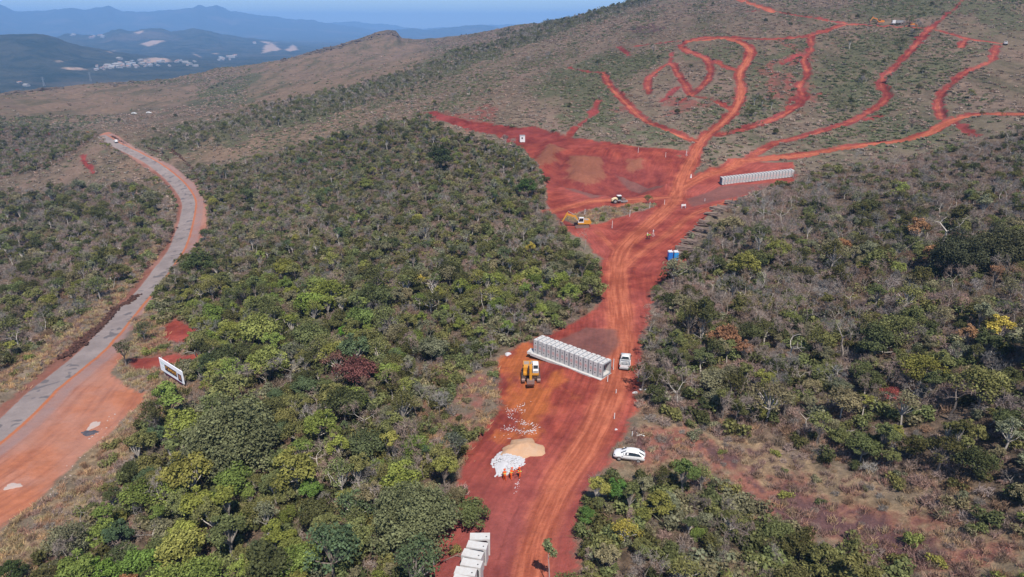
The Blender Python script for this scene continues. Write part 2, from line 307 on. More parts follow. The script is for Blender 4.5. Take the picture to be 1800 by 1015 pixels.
def ground_material():
    g = NG('ground')
    pos = g.n('ShaderNodeNewGeometry').outputs['Position']
    A = g.attr('maska'); B = g.attr('maskb'); C_ = g.attr('maskc')
    def sep(a):
        s_ = g.n('ShaderNodeSeparateXYZ'); g.t.links.new(a.outputs['Vector'], s_.inputs[0]); return s_.outputs
    red, track, asph = sep(A); tan, green, forest = sep(B); mixr, pad, orng = sep(C_)
    D_ = sep(g.attr('maskd')); lat, brown, burnt = D_
    ln_ = g.n('ShaderNodeVectorMath', operation='LENGTH'); g.t.links.new(pos, ln_.inputs[0]); dist = ln_.outputs['Value']   # distance from the middle of the site's near end
    n1 = g.noise(pos, .035, 5, .6); n2 = g.noise(pos, .22, 6, .62); n3 = g.noise(pos, 1.1, 6, .65); n4 = g.noise(pos, 4.5, 5, .7)
    nbig = g.noise(pos, .011, 4, .55)
    # scrub: dry grey-brown litter, green growth, straw, bare red soil between the plants
    dry = g.mix(g.step(n2, .38, .66), (.115, .090, .066), (.195, .150, .110))
    dry = g.mix(g.step(n1, .45, .62), dry, (.150, .122, .086))
    grn = g.mix(g.step(n3, .35, .65), (.062, .070, .042), (.120, .125, .070))
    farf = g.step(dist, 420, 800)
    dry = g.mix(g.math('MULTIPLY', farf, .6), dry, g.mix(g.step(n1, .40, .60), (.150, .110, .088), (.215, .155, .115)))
    smp = g.n('ShaderNodeMapping'); smp.inputs['Rotation'].default_value = (0, 0, R(-22)); smp.inputs['Scale'].default_value = (.055, .009, .05); g.t.links.new(pos, smp.inputs[0])
    gully = g.noise(smp.outputs[0], 1.0, 6, .62); gul_m = g.math('MULTIPLY', g.step(gully, .50, .64), g.step(dist, 180, 300))
    dry = g.mix(g.math('MULTIPLY', g.step(gully, .48, .34), .6), dry, (.215, .150, .120))
    gm = g.math('ADD', green, g.math('MULTIPLY_ADD', n2, 1.7, -.85)); gm = g.math('ADD', gm, g.math('MULTIPLY_ADD', n1, .9, -.45))
    base = g.mix(g.math('MULTIPLY', g.step(gm, .34, .78), .85), dry, grn)
    straw = g.mix(g.step(n3, .3, .7), (.17, .115, .070), (.28, .195, .115)); straw = g.mix(g.math('MULTIPLY', g.step(dist, 250, 420), .85), straw, g.mix(g.step(n2, .3, .7), (.165, .115, .085), (.235, .170, .125)))
    tm = g.math('ADD', g.math('ADD', tan, g.math('MULTIPLY_ADD', n2, 1.3, -.65)), g.math('MULTIPLY_ADD', n1, 2.0, -1.0))
    base = g.mix(g.math('MULTIPLY', g.step(tm, .4, .9), .8), base, straw)
    rm = g.math('ADD', g.math('ADD', mixr, g.math('MULTIPLY_ADD', n2, 1.8, -.9)), g.math('MULTIPLY_ADD', n1, 1.6, -.8))
    base = g.mix(g.math('MULTIPLY', g.step(rm, .45, .85), .8), base, (.20, .072, .058))
    base = g.mix(g.math('MULTIPLY', gul_m, .65), base, g.mix(g.step(n3, .35, .65), (.055, .058, .034), (.100, .100, .060)))
    bm = g.math('ADD', g.math('ADD', burnt, g.math('MULTIPLY_ADD', n2, 1.8, -.9)), g.math('MULTIPLY_ADD', n1, 1.6, -.8))
    base = g.mix(g.math('MULTIPLY', g.step(bm, .4, .75), .85), base, (.085, .05, .052))
    base = g.mix(g.math('MULTIPLY', forest, .8), base, g.mix(g.step(n3, .35, .65), (.055, .040, .030), (.13, .088, .06)))
    # plants too small to be built: dark and pale specks
    n5 = g.noise(pos, .28, 5, .7); base = g.mul(base, g.val(n5, 1.1)); base = g.mix(g.math('MULTIPLY', g.math('MULTIPLY', farf, g.step(g.noise(pos, .07, 5, .7), .48, .62)), .55), base, (.085, .085, .055))
    base = g.mul(base, g.val(n4, 1.3)); base = g.mul(base, g.val(n3, .9))
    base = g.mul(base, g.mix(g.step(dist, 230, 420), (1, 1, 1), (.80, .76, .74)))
    # red earth
    mps = g.n('ShaderNodeMapping'); mps.inputs['Scale'].default_value = (1, .16, 1); mps.inputs['Rotation'].default_value = (0, 0, R(-14)); g.t.links.new(pos, mps.inputs[0])
    cv = g.n('ShaderNodeCombineXYZ'); sp_ = g.n('ShaderNodeSeparateXYZ'); g.t.links.new(pos, sp_.inputs[0])
    g.inp(cv.inputs[0], g.math('MULTIPLY', track, 1.5)); g.inp(cv.inputs[1], g.math('MULTIPLY', sp_.outputs[1], .09)); g.inp(cv.inputs[2], g.math('MULTIPLY', sp_.outputs[0], .09))
    streak = g.noise(cv.outputs[0], 1.0, 4, .6)
    rc = g.mix(g.step(n2, .35, .68), (.180, .032, .026), (.270, .056, .036))
    rc = g.mix(g.math('MULTIPLY', g.step(n1, .42, .62), .55), rc, (.265, .070, .058))
    oc = g.mix(g.step(streak, .3, .7), (.290, .070, .038), (.370, .115, .062))
    om = g.math('ADD', orng, g.math('MULTIPLY_ADD', n2, .9, -.45))
    rc = g.mix(g.math('MULTIPLY', g.step(om, .3, .85), .8), rc, (.36, .105, .032))
    tk = g.math('ADD', track, g.math('MULTIPLY_ADD', n2, 2.6, -1.3)); tk = g.math('ADD', tk, g.math('MULTIPLY_ADD', n1, 3.0, -1.5))
    rc = g.mix(g.math('MULTIPLY', g.step(tk, -1.2, 1.2), .85), rc, oc)
    # wheel ruts along the tracks
    rc = g.mul(rc, g.val(g.step(streak, .38, .62), .28))
    pit = g.attr('pit').outputs['Fac']; rc = g.mix(g.math('MULTIPLY', g.step(g.math('ADD', pit, g.math('MULTIPLY_ADD', n2, .8, -.4)), .25, .8), .8), rc, g.mix(g.step(n2, .35, .65), (.135, .026, .026), (.19, .040, .032)))
    rose = g.attr('rose').outputs['Fac']; rc = g.mix(g.math('MULTIPLY', g.math('MULTIPLY', rose, g.step(tk, 1.6, -1.0)), .75), rc, (.225, .062, .058))
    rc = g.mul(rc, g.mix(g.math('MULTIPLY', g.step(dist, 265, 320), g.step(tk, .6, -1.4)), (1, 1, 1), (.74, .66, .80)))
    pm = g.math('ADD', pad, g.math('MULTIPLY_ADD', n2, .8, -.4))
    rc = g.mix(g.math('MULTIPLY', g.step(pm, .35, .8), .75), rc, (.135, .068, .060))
    wm = g.math('ADD', brown, g.math('MULTIPLY_ADD', n2, 1.5, -.75))
    rc = g.mix(g.math('MULTIPLY', g.step(wm, .35, .7), .85), rc, (.20, .078, .048))
    rc = g.mul(rc, g.val(n3, .7)); rc = g.mul(rc, g.val(n4, .45)); rc = g.mul(rc, g.val(n1, .8)); rc = g.mul(rc, g.val(n2, .5))
    clod = g.step(g.noise(pos, 2.6, 2, .5), .64, .72); rc = g.mix(g.math('MULTIPLY', clod, .35), rc, (.10, .028, .022))
    rs = g.math('ADD', red, g.math('MULTIPLY_ADD', n2, 3.4, -1.7)); rs = g.math('ADD', rs, g.math('MULTIPLY_ADD', n3, 2.4, -1.2)); rs = g.math('ADD', rs, g.math('MULTIPLY_ADD', g.noise(pos, .09, 3), 3.4, -1.7)); rs = g.math('ADD', rs, g.math('MULTIPLY', g.step(dist, 260, 360), g.math('MULTIPLY_ADD', g.noise(pos, .13, 6, .75), 7.0, -3.6)))
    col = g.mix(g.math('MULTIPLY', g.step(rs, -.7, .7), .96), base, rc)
    # road shoulder and pavement, by sideways distance from the centre line
    shd = g.attr('shoulder').outputs['Fac']
    sc_ = g.mix(g.step(lat, 5.0, 9.5), (.270, .135, .105), (.340, .125, .068))
    sc_ = g.mix(g.math('MULTIPLY', g.step(n2, .45, .7), .55), sc_, (.33, .165, .125))
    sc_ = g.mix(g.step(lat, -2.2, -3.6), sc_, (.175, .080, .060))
    sv = g.n('ShaderNodeCombineXYZ'); g.inp(sv.inputs[0], g.math('MULTIPLY', lat, .9)); g.inp(sv.inputs[1], g.math('MULTIPLY', sp_.outputs[1], .06)); sstr = g.noise(sv.outputs[0], 1.0, 5, .65)
    sc_ = g.mix(g.math('MULTIPLY', g.step(sstr, .42, .68), .6), sc_, (.21, .075, .050)); sc_ = g.mul(sc_, g.val(n3, .5)); sc_ = g.mul(sc_, g.val(g.noise(pos, .5, 5), .6)); sc_ = g.mix(g.math('MULTIPLY', g.step(n1, .46, .62), .5), sc_, (.34, .19, .15))
    ss = g.math('ADD', shd, g.math('MULTIPLY_ADD', n2, 3.0, -1.5)); ss = g.math('ADD', ss, g.math('MULTIPLY_ADD', n3, 1.6, -.8))
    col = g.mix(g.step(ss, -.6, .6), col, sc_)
    ac = g.mix(g.step(n2, .3, .7), (.190, .158, .150), (.250, .208, .196))
    patch = g.noise(pos, .35, 2, .4, .6)
    ac = g.mix(g.math('MULTIPLY', g.step(patch, .60, .66), .75), ac, (.095, .088, .095))
    ac = g.mul(ac, g.val(n4, .25))
    aj = g.math('ADD', asph, g.math('MULTIPLY_ADD', n3, .8, -.4))
    col = g.mix(g.step(aj, -.15, .25), col, ac)
    # earth washed along the right edge of the pavement, then the dusty second lane
    l2 = g.math('ADD', lat, g.math('MULTIPLY_ADD', n3, .5, -.25))
    band = g.math('MULTIPLY', g.step(l2, 2.35, 2.6), g.step(l2, 3.3, 2.9))
    near_road = g.step(shd, -1.5, .5)
    col = g.mix(g.math('MULTIPLY', g.math('MULTIPLY', band, near_road), .85), col, (.37, .115, .045))
    b2 = g.math('MULTIPLY', g.math('MULTIPLY', g.step(l2, 3.1, 3.6), g.step(l2, 6.4, 5.2)), g.math('MULTIPLY', near_road, g.rng(g.noise(pos, .3, 4), .3, .7, .3, .9)))
    col = g.mix(b2, col, (.235, .160, .150))
    rough_h = g.math('ADD', g.math('MULTIPLY', n3, 1.0), g.math('MULTIPLY', n4, .35))
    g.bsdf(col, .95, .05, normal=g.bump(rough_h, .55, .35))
    return g.m

def far_material():
    g = NG('far_land')
    pos = g.n('ShaderNodeNewGeometry').outputs['Position']
    cl = g.attr('clearing').outputs['Fac']
    n1 = g.noise(pos, .0016, 6, .6); n2 = g.noise(pos, .008, 6, .65)
    c = g.mix(g.step(n2, .35, .65), (.016, .024, .016), (.050, .050, .034))
    c = g.mix(g.math('MULTIPLY', g.step(n1, .52, .68), .6), c, (.13, .095, .07))
    cm = g.math('ADD', cl, g.math('MULTIPLY_ADD', n2, 1.0, -.5))
    c = g.mix(g.step(cm, .55, .9), c, (.36, .25, .18))
    g.bsdf(c, .95, .0, normal=g.bump(n2, .8, 40.0))
    return g.m
M_GROUND = ground_material(); M_FAR = far_material()

# ------------------------------------------------------------------ the ground sheet
def grow(a, b, n): return np.exp(np.linspace(math.log(a), math.log(b), n, endpoint=False))
RR = np.concatenate([grow(9, 52, 26), grow(52, 300, 340), grow(300, 1300, 270), grow(1300, 2100, 34), grow(2100, 15000, 150), np.exp(np.linspace(math.log(15000), math.log(22000), 14))])
AZ = np.concatenate([np.linspace(-180, -41, 40, endpoint=False), np.linspace(-41, 40, 670, endpoint=False), np.linspace(40, 180, 40)])
AA, RG = np.meshgrid(np.radians(AZ), RR)
GX = np.sin(AA)*RG; GY = np.cos(AA)*RG
GZ = terr(GX, GY)
NR, NA = GX.shape
P2 = np.stack([GX.ravel(), GY.ravel()], 1)
inner = RG.ravel() < 1500
PI_ = P2[inner]
_a = AA.ravel()[inner]; _l = np.log(RG.ravel()[inner]); _r = RG.ravel()[inner]
PW = PI_ + (.085*_r)[:, None]*np.stack([fbm(_a*26, _l*14, 4, 301), fbm(_a*26, _l*14, 4, 331)], 1)     # ragged outlines for the plant cover
def full(v, fill):
    o = np.full(len(P2), fill, float); o[inner] = v; return o
red = sd_poly(PI_, L_SITE)
for L in L_ISLE: red = np.minimum(red, -sd_poly(PI_, L))
for L in L_BANKS: red = np.maximum(red, sd_poly(PI_, L))
track = np.full(len(PI_), -40.0)
for L, hw, ow in L_TRACKS:
    d = seg_dist(PI_, L, reach=15)
    red = np.maximum(red, hw-np.minimum(d, 40))
    if ow > 0: track = np.maximum(track, ow-np.minimum(d, 40))
rd, lat = seg_dist(PI_, L_ROAD, lateral=True)
asph = 2.75 - np.minimum(rd, 40); lat = np.where(rd < 30, lat, 30*np.sign(lat+1e-9))
shoulder = sd_poly(PI_, L_SHOULD)
def many(polys, width, lift=0.0):
    v = np.zeros(len(PI_))
    for p in polys: v = np.maximum(v, soft(PW if width > 7 else PI_, p, width, lift))
    return v
tan_ = many(TAN, 22); green_ = many(GREEN, 26); mixr_ = many(MIXR, 16); pad_ = many(PADS, 3); orng_ = many(ORNG, 8); brown_ = many(BROWN, 6); burnt_ = many(BURNT, 8)
FL = [(60,1060),(150,930),(240,830),(310,690),(340,640),(352,580),(300,520),(312,455),(365,425),(372,335),(330,295),(420,285),(520,258),(600,232),(680,212),(750,215),(810,240),(870,252),(905,270),(940,305),(952,360),(965,400),(1000,440),(1042,462),(1055,485),(1048,520),(1020,545),(960,570),(905,590),(875,615),(830,640),(850,690),(850,730),(790,760),(790,820),(795,880),(760,915),(738,960),(725,1060)]
FLs = [(60,1060),(150,930),(240,830),(310,690),(340,640),(352,580),(300,520),(312,455),(365,425),(372,335),(330,295),(420,285),(520,258),(600,232),(680,212),(750,215),(810,240),(870,252),(905,270),(940,305),(952,360),(965,400),(1000,440),(1042,462),(1055,485),(1048,520),(1020,545),(960,570),(905,590),(875,612),(800,615),(770,640),(760,680),(775,740),(780,800),(790,830),(795,880),(760,915),(738,960),(725,1060)]
FRN = [(1000,1060),(1003,960),(1015,900),(1040,850),(1080,845),(1140,850),(1180,815),(1215,815),(1240,870),(1300,910),(1380,940),(1430,965),(1560,975),(1600,1060)]
FRM = [(1128,680),(1130,610),(1150,545),(1160,510),(1205,465),(1222,425),(1250,390),(1300,352),(1400,316),(1425,300),(1500,286),(1600,272),(1660,258),(1720,238),(1800,228),(1900,228),(1900,915),(1800,880),(1720,850),(1600,800),(1500,765),(1400,745),(1300,730),(1230,710),(1150,700)]
FLL = [(-80,330),(30,340),(90,330),(160,325),(220,325),(272,345),(292,380),(280,410),(240,445),(195,495),(150,530),(100,560),(55,600),(0,640),(-80,690)]
FLM = [(-60,228),(40,215),(110,222),(165,236),(130,262),(90,285),(40,300),(-60,310)]
FORESTS = [FLs, FRN, FRM, FLL, FLM]
burnt_ = np.maximum(burnt_, np.clip(1.3-np.abs(asph+5.2)/1.3, 0, 1)*(lat < 0)*(shoulder < 1.5)*(_r < 230)*(fbm(PI_[:, 0]/5, PI_[:, 1]/5, 2, 71) > -.12))
forest_ = np.maximum(many(FORESTS, 6, 2.5), 0)
site_or_road = (red > -1) | (shoulder > -1)
forest_ = np.where(site_or_road, np.minimum(forest_, .3), forest_)
# the site is graded: scrape ruts and the excavated bench into it; earth banks beside the road
Zf = GZ.ravel().copy()
rf = full(red, -40); tf = full(track, -40); sf = full(shoulder, -40); lf = full(lat, 30); af = full(asph, -40)
for name_, m_ in (('bank', 1),):
    edge = np.clip((rf+2.5)/3.0, 0, 1)
    Zf -= edge*0.35
    Zf -= np.clip((sf+2)/3, 0, 1)*0.5
    Zf += np.clip(1-np.abs(af+4.5)/2.2, 0, 1)*(lf < 0)*0.9*(sf < 1)*1.7*(fbm(GX.ravel()/2.5, GY.ravel()/2.5, 3, 77)+.45)   # windrow of dug earth left of the road
    Zf -= np.clip(1-np.abs(lf+3.6)/.8, 0, 1)*(sf > -3)*0.25
    Zf -= full(2.2*soft(PI_, PIT, 5)+2.2*soft(PI_, [(a*.8+1070*.2, b*.7+306*.3) for a, b in PIT], 4), 0)
    Zf += full(2.6*soft(PI_, BROWN[1], 6)+1.6*soft(PI_, BROWN[0], 5)+1.3*soft(PI_, BROWN[2], 4), 0)*(1+.25*fbm(GX.ravel()/4, GY.ravel()/4, 2, 25))
    for L_, h_, w__ in SPOIL: Zf += full(h_*np.exp(-(seg_dist(PI_, world_line(L_, 12), reach=9)/w__)**2), 0)*(1+.6*fbm(GX.ravel()/3, GY.ravel()/3, 2, 15))
    Zf += np.clip((rf-2)/3, 0, 1)*.5*fbm(GX.ravel()/7, GY.ravel()/7, 3, 16)*(tf < -1.5)
    Zf += np.clip(1-np.abs(rf+.6)/1.4, 0, 1)*(RG.ravel() > 280)*1.9*(fbm(GX.ravel()/14, GY.ravel()/14, 2, 19)+.3)
    Zf += np.clip(1-np.abs(rf)/1.3, 0, 1)*0.5*np.clip(fbm(GX.ravel()/5, GY.ravel()/5, 3, 31)+.1, 0, 1)*(RG.ravel() < 700)
GZ = Zf.reshape(NR, NA)
TOWN_CLEAR = [[(95,106),(130,102),(138,109),(100,112)],[(100,118),(140,117),(165,124),(120,125)],[(225,107),(262,100),(300,103),(312,110),(260,112)],[(230,58),(256,52),(256,57),(240,62)],[(240,78),(270,70),(300,73),(260,83)],[(268,70),(300,71),(290,76)],
 [(330,93),(345,92),(360,102),(350,103)],[(360,96),(388,91),(385,96)],[(460,80),(478,74),(500,88),(455,96)],[(495,88),(515,76),(530,88),(510,92)],[(450,72),(495,75),(470,79)],[(365,74),(375,74),(373,81)],[(180,90),(205,88),(200,95)],[(375,104),(400,100),(395,107)]]
outer = RG.ravel() > 1900
clear = np.zeros(len(P2)); PO = P2[outer]
co = np.zeros(len(PO))
for p in TOWN_CLEAR:
    L = world_line(p+[p[0]], 6)
    d = sd_poly(PO, L, 400); co = np.maximum(co, np.clip(.5+d/90, 0, 1))
clear[outer] = co
attrs = {'maska': np.stack([rf, tf, af], 1), 'maskb': np.stack([full(tan_, 0), full(green_, 0), full(forest_, 0)], 1),
         'maskc': np.stack([full(mixr_, 0), full(pad_, 0), full(orng_, 0)], 1), 'maskd': np.stack([lf, full(brown_, 0), full(burnt_, 0)], 1),
         'shoulder': sf, 'clearing': clear, 'pit': full(soft(PI_, PIT, 5), 0), 'rose': full(soft(PI_, [(720,1040),(770,900),(830,840),(900,850),(1040,820),(1010,1040)], 14), 0)}
VX = np.stack([GX.ravel(), GY.ravel(), GZ.ravel()], 1).astype(np.float32)
ii, jj = np.meshgrid(np.arange(NR-1), np.arange(NA-1), indexing='ij')
v00 = (ii*NA+jj).ravel(); FQ = np.stack([v00, v00+1, v00+NA+1, v00+NA], 1)[:, ::-1]
def fast_mesh(name, verts, faces, mat, attrs=None, smooth_=True):
    """verts (n,3), faces (m,k) arrays to a mesh"""
    me = bpy.data.meshes.new(name)
    verts = np.asarray(verts, np.float32); faces = np.asarray(faces, np.int32); k = faces.shape[1]
    me.vertices.add(len(verts)); me.vertices.foreach_set('co', verts.ravel())
    me.loops.add(faces.size); me.loops.foreach_set('vertex_index', faces.ravel())
    me.polygons.add(len(faces)); me.polygons.foreach_set('loop_start', np.arange(0, faces.size, k, dtype=np.int32))
    if smooth_: me.polygons.foreach_set('use_smooth', np.ones(len(faces), bool))
    me.update(calc_edges=True)
    for nm, arr in (attrs or {}).items():
        if arr.ndim == 1:
            a = me.attributes.new(nm, 'FLOAT', 'POINT'); a.data.foreach_set('value', arr.astype(np.float32))
        else:
            a = me.attributes.new(nm, 'FLOAT_VECTOR', 'POINT'); a.data.foreach_set('vector', arr.astype(np.float32).ravel())
    if mat is not None: me.materials.append(mat)
    return me
def submesh(name, fmask, mat, keys):
    f = FQ[fmask]; u, inv = np.unique(f, return_inverse=True)
    me = fast_mesh(name, VX[u], inv.reshape(-1, 4), mat, {k: attrs[k][u] for k in keys})
    o = bpy.data.objects.new(name, me); COL.objects.link(o); o['kind'] = 'structure'; return o
fr = RG.ravel()[v00]
def fmean(v): return v[FQ].mean(1)
m_far = fr > 2050
m_asph = (~m_far) & (fmean(af) > 0) & (fmean(sf) > -1)
m_sh = (~m_far) & (~m_asph) & (fmean(sf) > 0)
m_site = (~m_far) & (~m_asph) & (~m_sh) & (fmean(rf) > 0)
m_gr = ~(m_far | m_asph | m_sh | m_site)
KEYS = ['maska', 'maskb', 'maskc', 'maskd', 'shoulder', 'pit', 'rose']
for nm, mm, lab in (('ground', m_gr, 'brown and green scrubby ground of the hillside'), ('dirt_road', m_site, 'bare red earth of the work site and its branching tracks'),
                    ('road_shoulder', m_sh, 'orange dirt shoulder and lay-by beside the grey road'), ('asphalt_road', m_asph, 'patched grey asphalt road curving up the left side')):
    submesh(nm, mm, M_GROUND, KEYS)['label'] = lab
m_mt = m_far & (fr > 9000)
submesh('valley_hills', m_far & ~m_mt, M_FAR, ['clearing'])['label'] = 'dark wooded hills and valley beyond the brown ridge'
submesh('mountains', m_mt, M_FAR, ['clearing'])['label'] = 'blue mountain range on the horizon'
gz_cache = None
def gz(x, y):
    """height of the built sheet (bilinear on the grid)"""
    r = np.hypot(x, y); az = np.degrees(np.arctan2(x, y))
    i = np.clip(np.searchsorted(RR, r)-1, 0, NR-2); j = np.clip(np.searchsorted(AZ, az)-1, 0, NA-2)
    fi = np.clip((r-RR[i])/(RR[i+1]-RR[i]), 0, 1); fj = np.clip((az-AZ[j])/(AZ[j+1]-AZ[j]), 0, 1)
    return (GZ[i, j]*(1-fj)+GZ[i, j+1]*fj)*(1-fi) + (GZ[i+1, j]*(1-fj)+GZ[i+1, j+1]*fj)*fi
def G(px, py):
    x, y = unproj(px, py); return Vector((x, y, float(gz(x, y))))

# ------------------------------------------------------------------ haze
def haze():
    bm = bmesh.new(); bmesh.ops.create_cube(bm, size=1)
    lo = float(GZ.min())-3; hi = float(GZ.max())+25
    for v in bm.verts: v.co = Vector((v.co.x*45000, v.co.y*45000, lo if v.co.z < 0 else hi))
    me = bpy.data.meshes.new('haze'); bm.to_mesh(me); bm.free()
    o = bpy.data.objects.new('haze', me); COL.objects.link(o); o['kind'] = 'stuff'; o['label'] = 'pale blue haze over the distant hills and mountains'
    m = bpy.data.materials.new('haze'); m.use_nodes = True; t = m.node_tree; t.nodes.clear()
    pv = t.nodes.new('ShaderNodeVolumePrincipled'); pv.inputs['Color'].default_value = (.30, .57, 1.0, 1)
    pv.inputs['Density'].default_value = HAZE_D; pv.inputs['Anisotropy'].default_value = 0.0
    ou = t.nodes.new('ShaderNodeOutputMaterial'); t.links.new(pv.outputs[0], ou.inputs['Volume']); me.materials.append(m)
HAZE_D = 0.00013
haze()

# ------------------------------------------------------------------ plant materials
def leaf_material():
    g = NG('foliage')
    a = g.attr('tint', 'INSTANCER'); s_ = g.attr('shade')
    c = g.mul(a.outputs['Color'], g.val(s_.outputs['Fac'], 1.0, 1.0))
    d = g.n('ShaderNodeBsdfDiffuse'); g.t.links.new(c, d.inputs[0])
    t = g.n('ShaderNodeBsdfTranslucent'); g.t.links.new(c, t.inputs[0])
    mx = g.n('ShaderNodeMixShader'); mx.inputs[0].default_value = .22
    g.t.links.new(d.outputs[0], mx.inputs[1]); g.t.links.new(t.outputs[0], mx.inputs[2]); g.t.links.new(mx.outputs[0], g.out.inputs[0])
    return g.m
def bark_material():
    g = NG('bark')
    oi = g.n('ShaderNodeObjectInfo').outputs['Random']; pos = g.n('ShaderNodeNewGeometry').outputs['Position']
    c = g.mix(g.step(oi, .2, .9), (.20, .165, .14), (.50, .45, .39))
    c = g.mul(c, g.val(g.noise(pos, 2.5, 3), .8)); g.bsdf(c, .9, .05); return g.m
M_LEAF = leaf_material(); M_BARK = bark_material()

# ------------------------------------------------------------------ plant shapes
class Buf:
    def __init__(s): s.v = []; s.f = []; s.sh = []; s.n = 0
    def quads(s, P, shade):
        """P (n,4,3)"""
        n = len(P); s.v.append(P.reshape(-1, 3)); s.f.append(np.arange(n*4).reshape(-1, 4)+s.n); s.n += n*4
        s.sh.append(np.repeat(shade, 4))
    def mesh(s, name, mat):
        return fast_mesh(name, np.concatenate(s.v), np.concatenate(s.f), mat, {'shade': np.concatenate(s.sh)}, smooth_=False)
def unit(v): return v/np.maximum(np.linalg.norm(v, axis=-1, keepdims=True), 1e-9)
def leaves(buf, g, centers, size, up=.6, outward=None, asp=1.5, shade=None):
    n = len(centers)
    nrm = g.normal(size=(n, 3)); nrm = unit(nrm)*.8 + np.array([0, 0, up])
    if outward is not None: nrm = nrm + outward*.7
    nrm = unit(nrm); t = unit(np.cross(nrm, g.normal(size=(n, 3)))); b = np.cross(nrm, t)
    sz = size*g.uniform(.6, 1.35, n)[:, None]
    t = t*sz*asp*.5; b = b*sz*.5
    P = np.stack([centers-t*.9-b*.35, centers+b*.95-t*.1, centers+t, centers-b*.95+t*.1], 1)
    buf.quads(P, g.uniform(.0, 1.0, n) if shade is None else shade)
def branch_quads(buf, g, segs, flat=False):
    """segs: list of (p0, p1, r0, r1); four sided tapered sticks, or one flat strip for twigs"""
    if not segs: return
    p0 = np.array([s[0] for s in segs]); p1 = np.array([s[1] for s in segs]); r0 = np.array([s[2] for s in segs])[:, None]; r1 = np.array([s[3] for s in segs])[:, None]
    d = unit(p1-p0); ref = np.where(np.abs(d[:, 2:3]) > .9, np.array([[1., 0, 0]]), np.array([[0, 0, 1.]]))
    a = unit(np.cross(d, ref)); b = np.cross(d, a)
    if flat:
        th = g.uniform(0, 3.14, len(segs))[:, None]; q = a*np.cos(th)+b*np.sin(th)
        buf.quads(np.stack([p0-q*r0, p0+q*r0, p1+q*r1, p1-q*r1], 1), g.uniform(0, 1, len(segs))); return
    cs = [a, b, -a, -b]
    for k in range(4):
        u, v = cs[k], cs[(k+1) % 4]
        buf.quads(np.stack([p0+u*r0, p0+v*r0, p1+v*r1, p1+u*r1], 1), np.full(len(segs), .5))
def limb_tree(g, H, spread, r, fork=3, depth=4, lean=.1):
    """recursive limbs; returns list of segments by level"""
    levels = [[] for _ in range(depth+1)]
    def rec(p, d, L, rad, lv):
        nseg = 3 if lv < 2 else 2
        for i in range(nseg):
            d = unit(d + g.normal(size=3)*(.16+.05*lv)); q = p + d*L/nseg
            r2 = rad*(1-.28/nseg*(1+lv*.4)); levels[lv].append((p, q, rad, r2)); p = q; rad = r2
        if lv >= depth: return
        n = fork + (g.random() < .5) - (g.random() < .3)
        az = g.uniform(0, 6.28)
        for k in range(int(max(2, n))):
            az += 6.28/n + g.uniform(-.5, .5)
            side = unit(np.cross(d, [math.cos(az), math.sin(az), .2]))
            nd = unit(d*(.75-.05*lv) + side*spread*(.8+.5*g.random()) + np.array([0, 0, .12]))
            rec(p if k else q, nd, L*g.uniform(.52, .78), rad*g.uniform(.55, .72), lv+1)
    rec(np.zeros(3), unit(np.array([g.normal()*lean, g.normal()*lean, 1.])), H*.36, r, 0)
    return levels
def make_leafy(seed, Rr, H, nl, nleaf, size, flat=.6, low=.35, gap=.0):
    g = np.random.default_rng(seed); tb = Buf(); cb = Buf()
    cen = []
    for k in range(nl):
        a = k*2.39996 + g.uniform(-.4, .4); q = math.sqrt((k+.5)/nl)*(1+.12*g.normal())
        z = H*low + (H*(1-low)*.80)*(1-(q*.95)**2*flat - g.uniform(0, .35))
        cen.append(np.array([math.cos(a)*q*Rr*.78, math.sin(a)*q*Rr*.78, max(z, H*low*.8)]))
    cen = np.array(cen); rad = Rr*g.uniform(.17, .50, nl)*(7/nl)**.18; cen = cen + g.normal(size=cen.shape)*Rr*.09
    segs = []
    top = np.array([g.normal()*.15, g.normal()*.15, H*low*.75]); segs.append((np.zeros(3), top, .028*H, .022*H))
    for c in cen:
        mid = top + (c-top)*.5 + g.normal(size=3)*.15*Rr*.3; segs.append((top, mid, .014*H, .010*H)); segs.append((mid, c, .010*H, .004*H))
    branch_quads(tb, g, segs)
    k = g.choice(nl, nleaf, p=rad**2/(rad**2).sum()); d = unit(g.normal(size=(nleaf, 3)) + np.array([0, 0, .35]))
    rr = rad[k]*np.where(g.random(nleaf) < .75, g.uniform(.82, 1.08, nleaf), g.uniform(.3, .8, nleaf))
    lump = 1 + .22*np.sin(d[:, 0]*5+k*1.7)*np.cos(d[:, 1]*5+k)
    P = cen[k] + d*(rr*lump)[:, None]*np.array([1, 1, .72])
    keep = P[:, 2] > H*low*.6
    if gap: keep &= g.random(nleaf) > gap
    lumpshade = g.uniform(-.25, .25, nl)
    leaves(cb, g, P[keep], size, up=.5, outward=d[keep], shade=np.clip(.5+lumpshade[k][keep]+g.normal(size=keep.sum())*.25, 0, 1.2))
    kk = g.integers(0, nl, 70); d = unit(g.normal(size=(70, 3))+np.array([0, 0, .4])); branch_quads(cb, g, [(cen[i], cen[i]+q*rad[i]*g.uniform(1.0, 1.45), .022, .01) for i, q in zip(kk, d)], flat=True)
    return tb, cb
